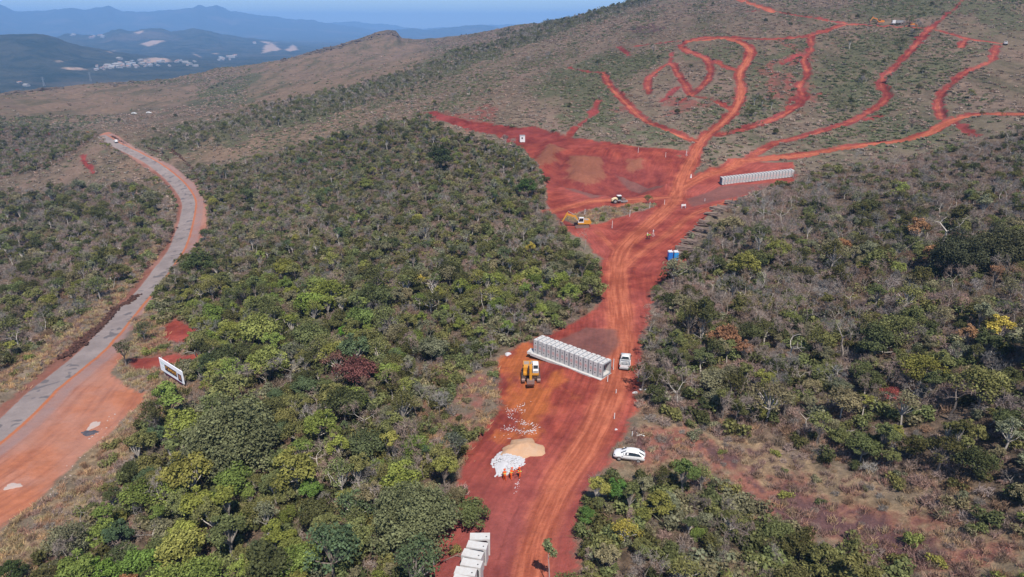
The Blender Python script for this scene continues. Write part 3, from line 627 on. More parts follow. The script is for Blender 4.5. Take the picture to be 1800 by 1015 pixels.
def make_bare(seed, H, spread, r, ntw, tw=.02, depth=4, tl=.7):
    g = np.random.default_rng(seed); tb = Buf(); cb = Buf()
    lv = limb_tree(g, H, spread, r, 3, depth)
    branch_quads(tb, g, lv[0]+lv[1]+lv[2])
    fine = [s for l in lv[3:] for s in l]
    branch_quads(cb, g, [(a, b, max(r0, .018), max(r1, .012)) for a, b, r0, r1 in fine], flat=True)
    ends = np.array([s[1] for s in fine] + [s[0] for s in fine]); k = g.integers(0, len(ends), ntw)
    p0 = ends[k]; d = unit(g.normal(size=(ntw, 3)) + np.array([0, 0, .5])); p1 = p0 + d*g.uniform(.35, 1.0, ntw)[:, None]*tl
    branch_quads(cb, g, list(zip(p0, p1, np.full(ntw, tw), np.full(ntw, tw*.5))), flat=True)
    return tb, cb
def make_shrub(seed, Rr, H, nleaf, size, twig=60):
    g = np.random.default_rng(seed); cb = Buf(); nl = 5
    cen = g.normal(size=(nl, 3))*np.array([Rr*.4, Rr*.4, 0]); cen[:, 2] = H*g.uniform(.35, .65, nl)
    k = g.integers(0, nl, nleaf); d = unit(g.normal(size=(nleaf, 3))+np.array([0, 0, .4]))
    P = cen[k] + d*np.array([Rr*.6, Rr*.6, H*.42])*g.uniform(.6, 1.05, nleaf)[:, None]
    m = P[:, 2] > .02
    leaves(cb, g, P[m], size, up=.4, outward=d[m])
    d = unit(g.normal(size=(twig, 3))*np.array([1, 1, .4])+np.array([0, 0, .7]))
    branch_quads(cb, g, [(np.zeros(3), q*H*g.uniform(.7, 1.3), .02, .008) for q in d], flat=True)
    return None, cb
def make_twiggy(seed, Rr, H, n, tw):
    g = np.random.default_rng(seed); cb = Buf()
    d = unit(g.normal(size=(n//5, 3))*np.array([1, 1, .3])+np.array([0, 0, .6])); ends = []
    segs = []
    for q in d:
        p = q*np.array([Rr, Rr, H])*g.uniform(.45, .75); segs.append((g.normal(size=3)*.1*np.array([1, 1, 0]), p, tw*1.2, tw*.8)); ends.append(p)
    for i in range(n):
        p = ends[g.integers(0, len(ends))]*g.uniform(.6, 1.1); q = unit(g.normal(size=3)+np.array([0, 0, .35]))
        segs.append((p, p+q*H*g.uniform(.18, .45), tw, tw*.5))
    branch_quads(cb, g, segs, flat=True)
    return None, cb
def make_tuft(seed, H, n):
    g = np.random.default_rng(seed); cb = Buf()
    p0 = g.normal(size=(n, 3))*np.array([.28, .28, 0]); d = unit(g.normal(size=(n, 3))*np.array([.6, .6, 0])+np.array([0, 0, 1.]))
    p1 = p0 + d*(H*g.uniform(.5, 1.2, n))[:, None]
    branch_quads(cb, g, list(zip(p0, p1, np.full(n, .035), np.full(n, .012))), flat=True)
    return None, cb
VAR = {}
def var(name, pair):
    tb, cb = pair
    VAR[name] = (tb.mesh('trunk', M_BARK) if tb else None, cb.mesh('crown', M_LEAF))
var('round1', make_leafy(1, 2.5, 5.6, 18, 3300, .21, gap=.12)); var('round2', make_leafy(2, 2.3, 6.2, 15, 3000, .20, .5, .4, .15)); var('round3', make_leafy(3, 2.7, 5.2, 22, 3600, .21, .7, .3, .12))
var('tall1', make_leafy(4, 1.7, 7.0, 16, 2400, .19, .35, .38, .15)); var('tall2', make_leafy(5, 1.5, 6.4, 12, 1700, .20, .3, .42, .3))
var('flat1', make_leafy(6, 3.1, 5.4, 26, 3400, .20, .8, .55, .15)); var('open1', make_leafy(7, 2.5, 6.0, 16, 1600, .19, .6, .42, .3)); var('open2', make_leafy(8, 2.2, 6.4, 13, 1300, .19, .5, .45, .3))
var('big1', make_leafy(9, 4.6, 6.6, 100, 22000, .165, .75, .28)); var('big2', make_leafy(10, 4.4, 6.0, 85, 18000, .165, .8, .3))
var('bare1', make_bare(11, 7.0, .75, .10, 620)); var('bare2', make_bare(12, 6.5, .95, .09, 700)); var('bare3', make_bare(13, 7.5, .6, .11, 520)); var('bare4', make_bare(14, 5.8, 1.0, .08, 800))
var('snag1', make_bare(15, 8.5, .8, .17, 120, depth=3)); var('snag2', make_bare(16, 8.0, .6, .15, 60, depth=3))
var('shrub1', make_shrub(21, 1.1, 1.5, 420, .22)); var('shrub2', make_shrub(22, 1.3, 1.3, 420, .24)); var('shrub3', make_shrub(23, .9, 1.7, 320, .2))
var('brush1', make_twiggy(24, 1.1, 1.5, 260, .022)); var('brush2', make_twiggy(25, 1.3, 1.2, 260, .022))
var('tuft1', make_tuft(31, .75, 60)); var('tuft2', make_tuft(32, .6, 60))
var('scrub1', make_shrub(41, 1.3, .6, 80, .42, 4)); var('scrub2', make_shrub(42, 1.1, .7, 70, .40, 6))
VN = list(VAR)
LEAFY = ['round1', 'round2', 'round3', 'tall1', 'tall2', 'flat1', 'open1', 'open2']; BARE = ['bare1', 'bare2', 'bare3', 'bare4']; SNAG = ['snag1', 'snag2']

# ------------------------------------------------------------------ where plants grow
WZ = [world_line(z+[z[0]], 40, 2.0) for z in FORESTS]
class Plants:
    def __init__(s): s.x = []; s.y = []; s.k = []; s.sc = []; s.t = []
    def add(s, x, y, k, sc, t): s.x.append(x); s.y.append(y); s.k.append(VN.index(k)); s.sc.append(sc); s.t.append(t)
DK = (.076, .078, .032); OL = (.132, .136, .052); BR = (.155, .182, .045); YG = (.185, .192, .055); GG = (.165, .155, .090); TQ = (.082, .108, .052)
GREY = (.265, .220, .190); PINK = (.290, .210, .180); BRN = (.215, .150, .105); RED_ = (.230, .085, .065); ORB = (.270, .140, .070); YEL = (.330, .270, .060)
def jit(t, g, a=.22):
    k = 1.14+g.uniform(-a, a); h = g.uniform(-.12, .12)
    return (t[0]*k*(1+h), t[1]*k, t[2]*k*(1-h*.5))
gp = np.random.default_rng(99)
site_edge = [L_SITE]+L_BANKS
def grid_pts(L, sp):
    x0, y0 = L.min(0); x1, y1 = L.max(0)
    xs, ys = np.meshgrid(np.arange(x0, x1, sp), np.arange(y0, y1, sp))
    P = np.stack([xs.ravel(), ys.ravel()], 1) + gp.uniform(-.48, .48, (xs.size, 2))*sp
    return P
def keep_off(P, m_red, m_sh, rmax=1e9):
    ok = sd_poly(P, L_SITE, 12) < -m_red
    for L in L_ISLE: ok |= sd_poly(P, L, 12) > .5
    for L, hw, ow in L_TRACKS: ok &= seg_dist(P, L, reach=12) > hw+m_red
    for L in L_BANKS: ok &= sd_poly(P, L, 12) < 0
    ok &= sd_poly(P, L_SHOULD, 12) < -m_sh
    return ok
def frame(P, lift=0):
    z = gz(P[:, 0], P[:, 1])+lift; return project(P[:, 0], P[:, 1], z)
trees = Plants(); bushes = Plants(); scrub = Plants(); grass = Plants()
SPECIAL = [ # px, py of the crown centre, kind, crown width in photo px, tint, label, category
 (405,735,'big1',172,(.150,.158,.078),'very large dome-crowned dark green tree, the broadest in the woodland below the billboard'),
 (725,885,'big2',165,(.150,.160,.078),'broad flat-topped grey-green tree overhanging the track edge near the lowest culverts'),
 (560,745,'round2',62,BR,'vivid bright green tree standing right of the very large dark dome tree'),
 (625,645,'flat1',75,(.150,.062,.055),'dark red-brown tree in the middle of the green woodland left of the excavator'),
 (590,632,'open1',45,(.19,.10,.08),'thin brownish-red tree touching the left side of the dark red-brown tree'),
 (1275,585,'round1',52,(.26,.135,.075),'rust-brown crowned tree right of the white pickup truck'),
 (1310,612,'round2',32,(.25,.13,.075),'small rust-brown tree right below the larger rust crown'),
 (545,522,'round3',62,(.155,.20,.045),'wide bright yellow-green tree high in the left woodland'),
 (500,466,'flat1',48,(.19,.185,.045),'yellowish flat-crowned tree at the upper left of the woodland'),
 (630,555,'flat1',60,(.15,.20,.06),'bright green layered tree above the small yellow tree'),
 (603,582,'round2',22,(.12,.25,.03),'small intensely green tree among olive trees mid woodland'),
 (578,604,'round1',18,YEL,'little yellow tree in the left woodland above the dark red-brown tree'),
 (925,322,'round1',34,(.07,.11,.035),'round glossy green tree at the woodland edge left of the excavated pit'),
 (1205,832,'tall1',46,(.105,.140,.045),'rounded upright green tree standing alone right of the white car'),
 (1087,858,'round2',42,(.085,.160,.040),'fresh green tree below the white car'),
 (1035,900,'round1',34,(.10,.17,.045),'small bright green tree beside the track below the white car'),
 (1128,902,'round1',32,YG,'yellow-green roundish tree below the fresh green tree near the white car'),
 (1100,928,'open1',50,YEL,'golden yellow tree in the lower right thicket beside the track'),
 (1490,585,'snag1',75,GREY,'tall pale leafless tree with spreading white limbs in the right woodland'),
 (1422,545,'snag2',45,GREY,'pale leafless tree just left of the tall white-limbed tree'),
 (1397,600,'snag2',60,(.16,.14,.09),'slender white-trunked tree at the left of the right woodland'),
 (1660,395,'snag1',70,GREY,'bare tree with pale radiating limbs in the upper right woodland'),
 (1625,640,'flat1',70,(.20,.19,.05),'wide yellow-olive crowned tree with white forked limbs in the right woodland'),
 (1680,690,'snag1',85,(.22,.17,.15),'large grey leafless tree with bent pale trunk at the right'),
 (1750,700,'bare4',85,(.25,.20,.18),'wide grey twiggy tree at the far right'),
 (1565,690,'open1',32,(.30,.08,.07),'small red-leaved tree in the right woodland'),
 (1590,712,'open2',22,(.32,.08,.06),'tiny red-leaved tree just below the small red-leaved tree'),
 (1240,550,'tall1',50,DK,'dark green dense tree right of the pickup at the edge of the woodland'),
 (1235,625,'round2',40,(.12,.135,.06),'green bushy tree behind the pickup truck'),
 (1780,415,'big2',120,(.085,.085,.045),'large dark spreading tree at the right border of the photo'),
 (1700,430,'big1',110,(.07,.075,.042),'large dark flat-crowned tree in the upper right woodland'),
 (1520,775,'round3',60,(.10,.115,.045),'dark olive tree where the right woodland meets the dry slope'),
 (240,985,'round3',80,(.115,.175,.040),'bright green tree at the bottom left corner woodland'),
 (15,1000,'round1',50,(.06,.08,.03),'dark green tree at the extreme bottom left corner'),
 (175,1000,'round2',50,(.13,.20,.04),'bright green tree at the bottom edge, left of its bigger twin'),
 (860,900,'round1',1,DK,''),
 (545,860,'round2',42,(.12,.19,.045),'light green roundish tree mid lower left woodland'),
 (905,575,'open1',1,DK,''),
 (885,635,'round1',1,DK,''),
 (775,265,'round1',44,(.05,.065,.03),'dark green tree near the top edge of the left woodland'),
 (118,615,'bare2',1,GREY,''), (27,590,'snag1',50,GREY,'pale leafless tree left of the grey road'),
 (375,545,'round1',44,(.15,.20,.05),'yellow-green tree beside the orange earth bank near the road'),
 (345,455,'round1',50,(.08,.10,.04),'dark green tree leaning over the grey road bend'),
 (215,615,'open2',34,(.09,.09,.05),'lone thin tree on the corner of the orange lay-by above the billboard'),
 (250,575,'open1',36,(.10,.105,.055),'small leaning tree on the roadside bank above the lay-by'),
 (505,640,'bare1',56,(.28,.25,.22),'whitish leafless tree in the green woodland left of the dark red-brown tree'),
 (575,770,'bare2',1,GREY,''),
 (568,712,'bare4',44,(.30,.27,.24),'silvery twiggy tree above the vivid bright green tree'),
 (1028,418,'snag2',34,GREY,'dead pale tree standing in front of the small yellow excavator'),
 (800,785,'open2',50,(.10,.11,.08),'grey-green tree on the woodland edge left of the sand pile'),
 (830,885,'round3',62,(.115,.130,.050),'olive tree casting shade on the red earth above the lowest culverts'),
]
special_keep = []
for px, py, kind, wpx, tint, lab in SPECIAL:
    if not lab: continue
    rad = {'big1': 4.6, 'big2': 4.4, 'flat1': 3.1, 'tall1': 1.8, 'round1': 2.5, 'round2': 2.3, 'round3': 2.7, 'open1': 2.5, 'open2': 2.2, 'snag1': 3.0, 'snag2': 2.6, 'bare1': 2.6, 'bare2': 2.8, 'bare4': 2.8}[kind]
    hc = {'big1': 4.6, 'big2': 4.2}.get(kind, 3.8)
    x, y = unproj(px, py, 4.0); d = y*cP - float(terr(x, y))*sP
    sc = wpx*d/F/(2*rad)
    x, y = unproj(px, py, hc*sc); d = y*cP - float(terr(x, y))*sP; sc = wpx*d/F/(2*rad)
    special_keep.append((x, y, rad*sc*.75)); trees.add(x, y, kind, sc, tint)
NSP = len(special_keep); SPLAB = [s[5] for s in SPECIAL if s[5]]
LOGPX = [(1192,448), (1200,438), (1209,427), (1218,416), (1227,406), (1236,396), (1246,386), (1256,376), (1268,367), (1282,358)]
for px, py in LOGPX:
    for ddx, ddy in ((4, 0), (12, 12)):
        x, y = unproj(px+ddx, py+ddy); special_keep.append((x, y, 2.0))
for px, py in ((1182,462),(1185,472),(1195,466),(1204,458),(1180,482),(295,672),(305,680),(318,690),(330,692),(338,682),(292,690),(303,700),(315,706),(328,708),(338,700),(918,250),(918,258),(922,266),(912,268)): x, y = unproj(px, py); special_keep.append((x, y, 2.6))
def clear_of_special(P, first=0):
    ok = np.ones(len(P), bool)
    for x, y, r in special_keep[first:]: ok &= (P[:, 0]-x)**2+(P[:, 1]-y)**2 > (r+.6)**2
    return ok
def near_any(px, py):
    return vnoise(px/60, py/45, 5), vnoise(px/140, py/100, 6)
for zi, L in enumerate(WZ):
    P = grid_pts(L, 2.9 if zi != 3 else 3.3)
    P = P[(sd_poly(P, L, 20) > -1.2)]
    P = P[keep_off(P, .4, .5)]; P = P[clear_of_special(P)]
    px, py = frame(P, 3.0)
    r = np.hypot(P[:, 0], P[:, 1])
    for (x, y), qx, qy, rr in zip(P, px, py, r):
        if gp.random() < (.08 + .22*(rr > 150)): continue
        if qx < -150 or qx > 1950 or qy > 1150: continue
        n1_ = float(vnoise(x/11, y/11, 5)); n2_ = float(vnoise(x/30, y/30, 6)); u = gp.random()
        if zi == 0 and qy > 480:
            pb = .22+.3*n2_; edge = qx > 700 and qy > 520
            if edge: pb += .22
            tint = [OL, BR, GG, DK, YG, TQ][int(gp.choice(6, p=[.34, .24, .17, .14, .05, .06]))]
            if n1_ > .18: tint = [BR, YG, OL][int(gp.integers(3))]
        elif zi == 0:
            pb = .50+.5*n2_; tint = [OL, GG, DK, TQ, YG][int(gp.choice(5, p=[.25, .42, .2, .06, .07]))]
        elif zi == 1:
            pb = .38+.3*n2_; tint = [OL, GG, DK, YG, BR][int(gp.choice(5, p=[.35, .25, .2, .1, .1]))]
            if qx > 1250: pb += .3
        elif zi == 2:
            pb = .58+.6*n2_; tint = [DK, OL, GG, YG, ORB][int(gp.choice(5, p=[.40, .27, .27, .05, .01]))]
            if qy < 330: pb += .35
            if qy < 420 and qx < 1420: pb += .2
        else:
            pb = .52+.6*n2_; tint = [DK, OL, GG, YG][int(gp.choice(4, p=[.42, .27, .26, .05]))]
        sc = gp.uniform(.45, 1.1)*(1.0 if gp.random() < .85 else 1.4)
        if zi == 1: sc *= .8
        if zi == 2 and qy < 330: sc *= .7
        low_ = zi == 0 and qy < 480
        if low_: sc *= .74
        if zi == 0 and qy > 480: sc *= 1.04
        if zi == 4: sc *= .7
        if zi == 4 and gp.random() < .35: continue
        if zi == 0 and qx > 770 and 560 < qy < 800: sc *= .6; pb = .8
        if u < pb:
            k = SNAG[int(gp.integers(2))] if gp.random() < .07 else BARE[int(gp.integers(4))]
            t = [GREY, PINK, GREY, BRN, (.19, .165, .15)][int(gp.integers(5))]
            trees.add(x, y, k, sc*(.75 if 'snag' in k else .85), jit(t, gp))
        else:
            if gp.random() < .008: tint = [RED_, ORB, YEL][int(gp.integers(3))]
            trees.add(x, y, (['tall1', 'tall2', 'open1', 'open2', 'tall2', 'round2'][int(gp.integers(6))] if low_ and gp.random() < .75 else LEAFY[int(gp.integers(8))]), sc*(.9 if not low_ else 1.0), jit(tint, gp))
    # undergrowth below and between the trees
    P = grid_pts(L, 2.0); P = P[(sd_poly(P, L, 20) > -4.5)]; P = P[keep_off(P, .3, .3)]; P = P[clear_of_special(P, NSP)]
    for x, y in P:
        rr = math.hypot(x, y)
        if rr > 190 and gp.random() < .45: continue
        grn_ = zi in (0, 1) and gp.random() < .5 or gp.random() < .3
        k = ['shrub1', 'shrub2', 'shrub3'][int(gp.integers(3))] if grn_ else ['brush1', 'brush2'][int(gp.integers(2))]
        t = [OL, GG, DK, OL][int(gp.integers(4))] if grn_ else [GREY, BRN, PINK][int(gp.integers(3))]
        bushes.add(x, y, k, gp.uniform(.6, 1.5), jit(t, gp))
# open ground: bushes and dry scrub near the camera
OPEN = [([(1085,735),(1200,705),(1400,745),(1600,800),(1850,905),(1850,1060),(1560,1060),(1420,965),(1240,900),(1180,850),(1110,812),(1085,800)], .55, 1),
        ([(-60,950),(0,940),(150,810),(262,700),(330,640),(360,560),(320,510),(230,560),(330,660),(250,830),(130,960),(70,1060),(-60,1060)], .50, 2),
        ([(760,640),(870,630),(880,715),(840,770),(800,850),(760,830),(740,740)], .7, 3),
        ([(-60,650),(0,640),(60,600),(150,530),(240,450),(285,400),(292,340),(180,270),(180,240),(240,270),(314,340),(312,395),(294,425),(240,494),(165,573),(60,663),(0,713),(-60,760)], .55, 2),
        ([(212,640),(250,560),(320,510),(352,560),(362,640),(332,695),(264,702),(228,682)], .75, 2),
        ([(992,386),(1020,372),(1060,364),(1130,356),(1158,359),(1120,372),(1080,384),(1052,394),(1010,393)], .9, 2)]
for pts, dens, tp in OPEN:
    L = world_line(pts+[pts[0]], 40)
    P = grid_pts(L, 1.7); P = P[sd_poly(P, L, 5) > 0]; P = P[keep_off(P, .1, .1)]
    for x, y in P:
        if gp.random() > dens*(.75+1.1*float(vnoise(x/7, y/7, 8))): continue
        u = gp.random()
        if u < .22: k = ['shrub1', 'shrub2', 'shrub3'][int(gp.integers(3))]; t = [OL, GG, OL, YG][int(gp.integers(4))]; s_ = gp.uniform(.35, 1.0)
        else: k = ['brush1', 'brush2'][int(gp.integers(2))]; t = [GREY, PINK, BRN, (.30, .20, .12)][int(gp.integers(4))]; s_ = gp.uniform(.35, .95)
        bushes.add(x, y, k, s_, jit(t, gp))
    P = grid_pts(L, .85); P = P[sd_poly(P, L, 5) > -.5]; P = P[keep_off(P, -.3, -.4)]
    for x, y in P:
        if math.hypot(x, y) > 260: continue
        if gp.random() > (.5 if tp == 1 else .8)*(.7+1.2*float(vnoise(x/5, y/5, 18))): continue
        t = [(.36, .25, .14), (.30, .19, .12), (.27, .17, .13), (.34, .27, .14)][int(gp.integers(4))]
        if tp == 1: t = [(.22, .145, .12), (.26, .17, .13), (.20, .13, .11), (.30, .21, .13)][int(gp.integers(4))]
        grass.add(x, y, ['tuft1', 'tuft2'][int(gp.integers(2))], gp.uniform(.6, 1.3), jit(t, gp))
# distant slopes: low scrub, and trees along the gully and the skyline
WG = [world_line(z+[z[0]], 60) for z in GREEN]
n_ = 135000
u = gp.random(n_); r = (215**1.25 + u*(1250**1.25-215**1.25))**(1/1.25); a = gp.uniform(-R(40), R(39), n_)
P = np.stack([np.sin(a)*r, np.cos(a)*r], 1)
ok = keep_off(P, .2, .3)
for L in WZ: ok &= sd_poly(P, L, 5) < 0
P = P[ok]; px, py = frame(P); m = (px > -40) & (px < 1840) & (py > -30); P = P[m]; px = px[m]; py = py[m]; r = np.hypot(P[:, 0], P[:, 1])
ca, sa = math.cos(R(22)), math.sin(R(22)); gsx = P[:, 0]*ca-P[:, 1]*sa; gsy = P[:, 0]*sa+P[:, 1]*ca; stk = fbm(gsx/18, gsy/110, 4, 91)
gr_ = np.zeros(len(P))
for L in WG: gr_ = np.maximum(gr_, np.clip(.5+sd_poly(P, L, 30)/20, 0, 1))
gull = np.clip(.5+sd_poly(P, WG[0], 30)/14, 0, 1)*(fbm(P[:, 0]/30, P[:, 1]/30, 2, 61) > -.45)
tn = np.zeros(len(P))
for z in TAN[3:5]: tn = np.maximum(tn, soft(P, z, 60))
nz = fbm(P[:, 0]/22, P[:, 1]/22, 3, 44); nf = fbm(P[:, 0]/90, P[:, 1]/90, 2, 45)
for i in range(len(P)):
    x, y = P[i]; g_ = gr_[i]
    if nz[i]*.9+nf[i]*.6 < -.22-.3*g_+.25*gp.normal(): continue
    if tn[i] > .5 and gp.random() < .93: continue
    if (gull[i] > .5 and gp.random() < .32) or (stk[i] > .34 and r[i] < 700 and gp.random() < .12):
        trees.add(x, y, ['tall2', 'open1', 'open2', 'bare1', 'bare2', 'bare4'][int(gp.integers(6))], gp.uniform(.45, .95), jit([DK, GG, OL, GREY][int(gp.integers(4))], gp)); continue
    if gp.random() < .003:
        trees.add(x, y, ['round1', 'open1'][int(gp.integers(2))], gp.uniform(.4, .7), jit(DK, gp)); continue
    green = gp.random() < .22+.40*g_+.4*nf[i]+1.0*stk[i]
    if stk[i] < -.12 and gp.random() < .45: continue
    t = [(.155, .15, .095), (.15, .15, .08), (.135, .145, .078), (.12, .13, .065)][int(gp.integers(4))] if green else [(.25, .195, .155), (.29, .22, .18), (.22, .17, .135), (.24, .17, .13)][int(gp.integers(4))]
    scrub.add(x, y, 'scrub1' if gp.random() < .5 else 'scrub2', gp.uniform(.35, 1.05)*(1+.3*(r[i] > 600)), jit(t, gp))
# skyline trees on the right hand ridge
for k in range(260):
    px_ = gp.uniform(870, 1150); py_ = np.interp(px_, [870, 950, 1000, 1060, 1150], [60, 44, 36, 18, -6]) + gp.uniform(-1, 12)
    x, y = unproj(px_, py_)
    if math.hypot(x, y) < 1400: trees.add(x, y, ['tall2', 'open1', 'open2', 'bare1'][int(gp.integers(4))], gp.uniform(.5, 1.1), jit([DK, GG][int(gp.integers(2))], gp))

# ------------------------------------------------------------------ plant objects
def arr(pl):
    x = np.array(pl.x); y = np.array(pl.y); return x, y, gz(x, y)-.08, np.array(pl.k), np.array(pl.sc), np.array(pl.t)
def place_mesh(me, name, loc, rz, sc, tint, parent=None):
    o = bpy.data.objects.new(name, me); COL.objects.link(o)
    if parent is None: o.location = loc; o.rotation_euler = (0, 0, rz); o.scale = (sc,)*3
    else: o.parent = parent
    o['tint'] = [float(c) for c in tint]; return o
LMK = [(300,650,'the white billboard'), (935,655,'the orange excavator'), (1100,625,'the white pickup'), (1107,800,'the white car'), (905,790,'the sand pile'), (825,970,'the lowest culverts'),
       (1183,447,'the blue toilets'), (1020,388,'the small excavator'), (1330,317,'the far culvert row'), (1220,420,'the log stacks'), (345,380,'the road bend'), (160,750,'the dark debris heap'),
       (918,242,'the white hut'), (962,960,'the slender lone tree'), (405,735,'the huge dome tree'), (1490,585,'the white-limbed tree'), (625,645,'the dark red-brown tree'),
       (1780,415,'the right-border dark tree'), (1205,832,'the lone rounded tree'), (240,985,'the bottom-left bright tree')]
def tint_word(t, bare):
    r_, g_, b_ = t
    if bare: return 'rusty brown' if r_ > 1.45*g_ else ('pale grey' if r_ > .24 else 'grey-brown')
    if r_ > 1.5*g_: return 'reddish'
    if r_ > 1.12*g_: return 'golden'
    if g_ < .095: return 'dark green'
    if g_ > .19 and r_ > .93*g_: return 'yellow-green'
    if g_ > .17: return 'bright green'
    if b_ > .55*g_: return 'grey-green'
    return 'olive green'
SHAPE = {'round': 'round-crowned tree', 'tall': 'narrow upright tree', 'flat': 'flat-topped tree', 'open': 'thin-leaved tree', 'big': 'broad tree', 'bare': 'leafless twiggy tree', 'snag': 'bare tree with pale limbs',
         'shrub': 'leafy bush', 'brush': 'dry twiggy bush'}
ORD = ['', 'second ', 'third ', 'fourth ', 'fifth ', 'sixth ', 'seventh ', 'eighth ', 'ninth ', 'tenth ', 'eleventh ', 'twelfth ', 'thirteenth ', 'fourteenth ', 'fifteenth ', 'sixteenth ', 'seventeenth ', 'eighteenth ', 'nineteenth ', 'twentieth ']
def label_many(items):
    """items: (object, px, py, kind, tint); every label names the kind and its rank by nearness to a landmark"""
    groups = {}
    for it in items:
        o, qx, qy, k, t = it; kk = VN[k].rstrip('0123456789'); w_ = tint_word(t, kk in ('bare', 'snag', 'brush'))
        li = min(range(len(LMK)), key=lambda i: math.hypot(LMK[i][0]-qx, LMK[i][1]-qy))
        groups.setdefault((w_, kk, li), []).append((math.hypot(LMK[li][0]-qx, LMK[li][1]-qy), it))
    for (w_, kk, li), lst in groups.items():
        lst.sort(key=lambda q: q[0])
        for n__, (d_, it) in enumerate(lst):
            if n__ < len(ORD): it[0]['label'] = f'{w_} {SHAPE[kk]}, {ORD[n__]}nearest such to {LMK[li][2]}'
            else: it[0]['label'] = f'{w_} {SHAPE[kk]} beyond twenty such around {LMK[li][2]}'; 
def points_object(name, pl, idx, label, src):
    """the plants nobody could count: one object, instances on points"""
    x, y, z, k, sc, t = pl
    me = bpy.data.meshes.new(name); n = len(idx); me.vertices.add(n)
    me.vertices.foreach_set('co', np.stack([x[idx], y[idx], z[idx]], 1).astype(np.float32).ravel())
    a = me.attributes.new('kind_index', 'INT', 'POINT'); a.data.foreach_set('value', k[idx].astype(np.int32))
    a = me.attributes.new('size', 'FLOAT', 'POINT'); a.data.foreach_set('value', sc[idx].astype(np.float32))
    a = me.attributes.new('turn', 'FLOAT', 'POINT'); a.data.foreach_set('value', gp.uniform(0, 6.28, n).astype(np.float32))
    a = me.attributes.new('tint', 'FLOAT_VECTOR', 'POINT'); a.data.foreach_set('vector', t[idx].astype(np.float32).ravel())
    o = bpy.data.objects.new(name, me); COL.objects.link(o); o['kind'] = 'stuff'; o['label'] = label
    ng = bpy.data.node_groups.new(name, 'GeometryNodeTree'); ng.interface.new_socket('Geometry', in_out='INPUT', socket_type='NodeSocketGeometry'); ng.interface.new_socket('Geometry', in_out='OUTPUT', socket_type='NodeSocketGeometry')
    gi = ng.nodes.new('NodeGroupInput'); go = ng.nodes.new('NodeGroupOutput'); jn = ng.nodes.new('GeometryNodeJoinGeometry'); L = ng.links.new
    def nattr(nm, dt):
        nd = ng.nodes.new('GeometryNodeInputNamedAttribute'); nd.data_type = dt; nd.inputs['Name'].default_value = nm; return nd.outputs['Attribute']
    kd = nattr('kind_index', 'INT'); sz = nattr('size', 'FLOAT'); tu = nattr('turn', 'FLOAT'); cx = ng.nodes.new('ShaderNodeCombineXYZ'); L(tu, cx.inputs[2])
    for kk in np.unique(k[idx]):
        eq = ng.nodes.new('FunctionNodeCompare'); eq.data_type = 'INT'; eq.operation = 'EQUAL'; L(kd, eq.inputs[2]); eq.inputs[3].default_value = int(kk)
        for ob in src[int(kk)]:
            oi = ng.nodes.new('GeometryNodeObjectInfo'); oi.inputs['Object'].default_value = ob; oi.transform_space = 'ORIGINAL'
            ip = ng.nodes.new('GeometryNodeInstanceOnPoints'); L(gi.outputs[0], ip.inputs['Points']); L(eq.outputs[0], ip.inputs['Selection']); L(oi.outputs['Geometry'], ip.inputs['Instance'])
            L(cx.outputs[0], ip.inputs['Rotation']); L(sz, ip.inputs['Scale']); L(ip.outputs[0], jn.inputs[0])
    L(jn.outputs[0], go.inputs[0]); md = o.modifiers.new('plants', 'NODES'); md.node_group = ng
    return o
def plant(pl, limit, name, grp, cat, rest_name, rest_label, forced=0, forced_labels=()):
    x, y, z, k, sc, t = A_ = arr(pl)
    qx, qy = project(x, y, z+2.5*sc); d = y*cP-z*sP
    size = sc*np.array([{'big': 1.9, 'snag': 1.2}.get(VN[i].rstrip('0123456789'), 1.0) for i in k])/d
    vis = (qx > 5) & (qx < 1795) & (qy > 5) & (qy < 1005)
    size = np.where(vis, size, 0); size[:forced] = 1e9
    order = np.argsort(-size); pick = set(order[:limit].tolist())
    for kk in np.unique(k):                                        # each kind needs one real specimen to be copied from
        if not any(k[i] == kk for i in pick): pick.add(int(order[np.argmax(k[order] == kk)]))
    src = {}; items = []
    for i in sorted(pick):
        tm, cm = VAR[VN[k[i]]]; rz = float(gp.uniform(0, 6.28))
        if tm is not None:
            root = bpy.data.objects.new(name, None); COL.objects.link(root); root.location = (x[i], y[i], z[i]); root.rotation_euler = (0, 0, rz); root.scale = (sc[i],)*3; root.empty_display_size = .3
            a = place_mesh(tm, 'trunk', None, 0, 1, t[i], root); b = place_mesh(cm, 'crown', None, 0, 1, t[i], root); obs = [a, b]
        else:
            root = place_mesh(cm, name, (x[i], y[i], z[i]), rz, float(sc[i]), t[i]); obs = [root]
        root['category'] = cat; root['group'] = grp
        src.setdefault(int(k[i]), obs)
        if i < forced: root['label'] = forced_labels[i]
        else: items.append((root, float(qx[i]), float(qy[i]), int(k[i]), t[i]))
    label_many(items)
    rest = np.array([i for i in range(len(x)) if i not in pick])
    points_object(rest_name, A_, rest, rest_label, src)
    return src
plant(trees, 299, 'tree', 'trees of the dry woodland', 'tree', 'woodland', 'mixed green and leafless woodland covering the slopes on both sides of the red track', NSP, SPLAB)
plant(bushes, 298, 'bush', 'bushes of the undergrowth', 'bush', 'undergrowth', 'tangled undergrowth between the trees and on the dry open ground')
src_g = {}
def proto_points(pl, name, label):
    """ground cover: joined near the camera from the same few tufts"""
    A_ = arr(pl); x, y, z, k, sc, t = A_; src = {}
    for kk in np.unique(k):
        i = int(np.argmax(k == kk)); o = place_mesh(VAR[VN[kk]][1], name, (x[i], y[i], z[i]), 0., float(sc[i]), t[i]); o['kind'] = 'stuff'; o['label'] = label; src[int(kk)] = [o]
    points_object(name, A_, np.arange(len(x)), label, src)
proto_points(grass, 'dry_grass', 'straw-coloured dry grass tufts on the open slopes')
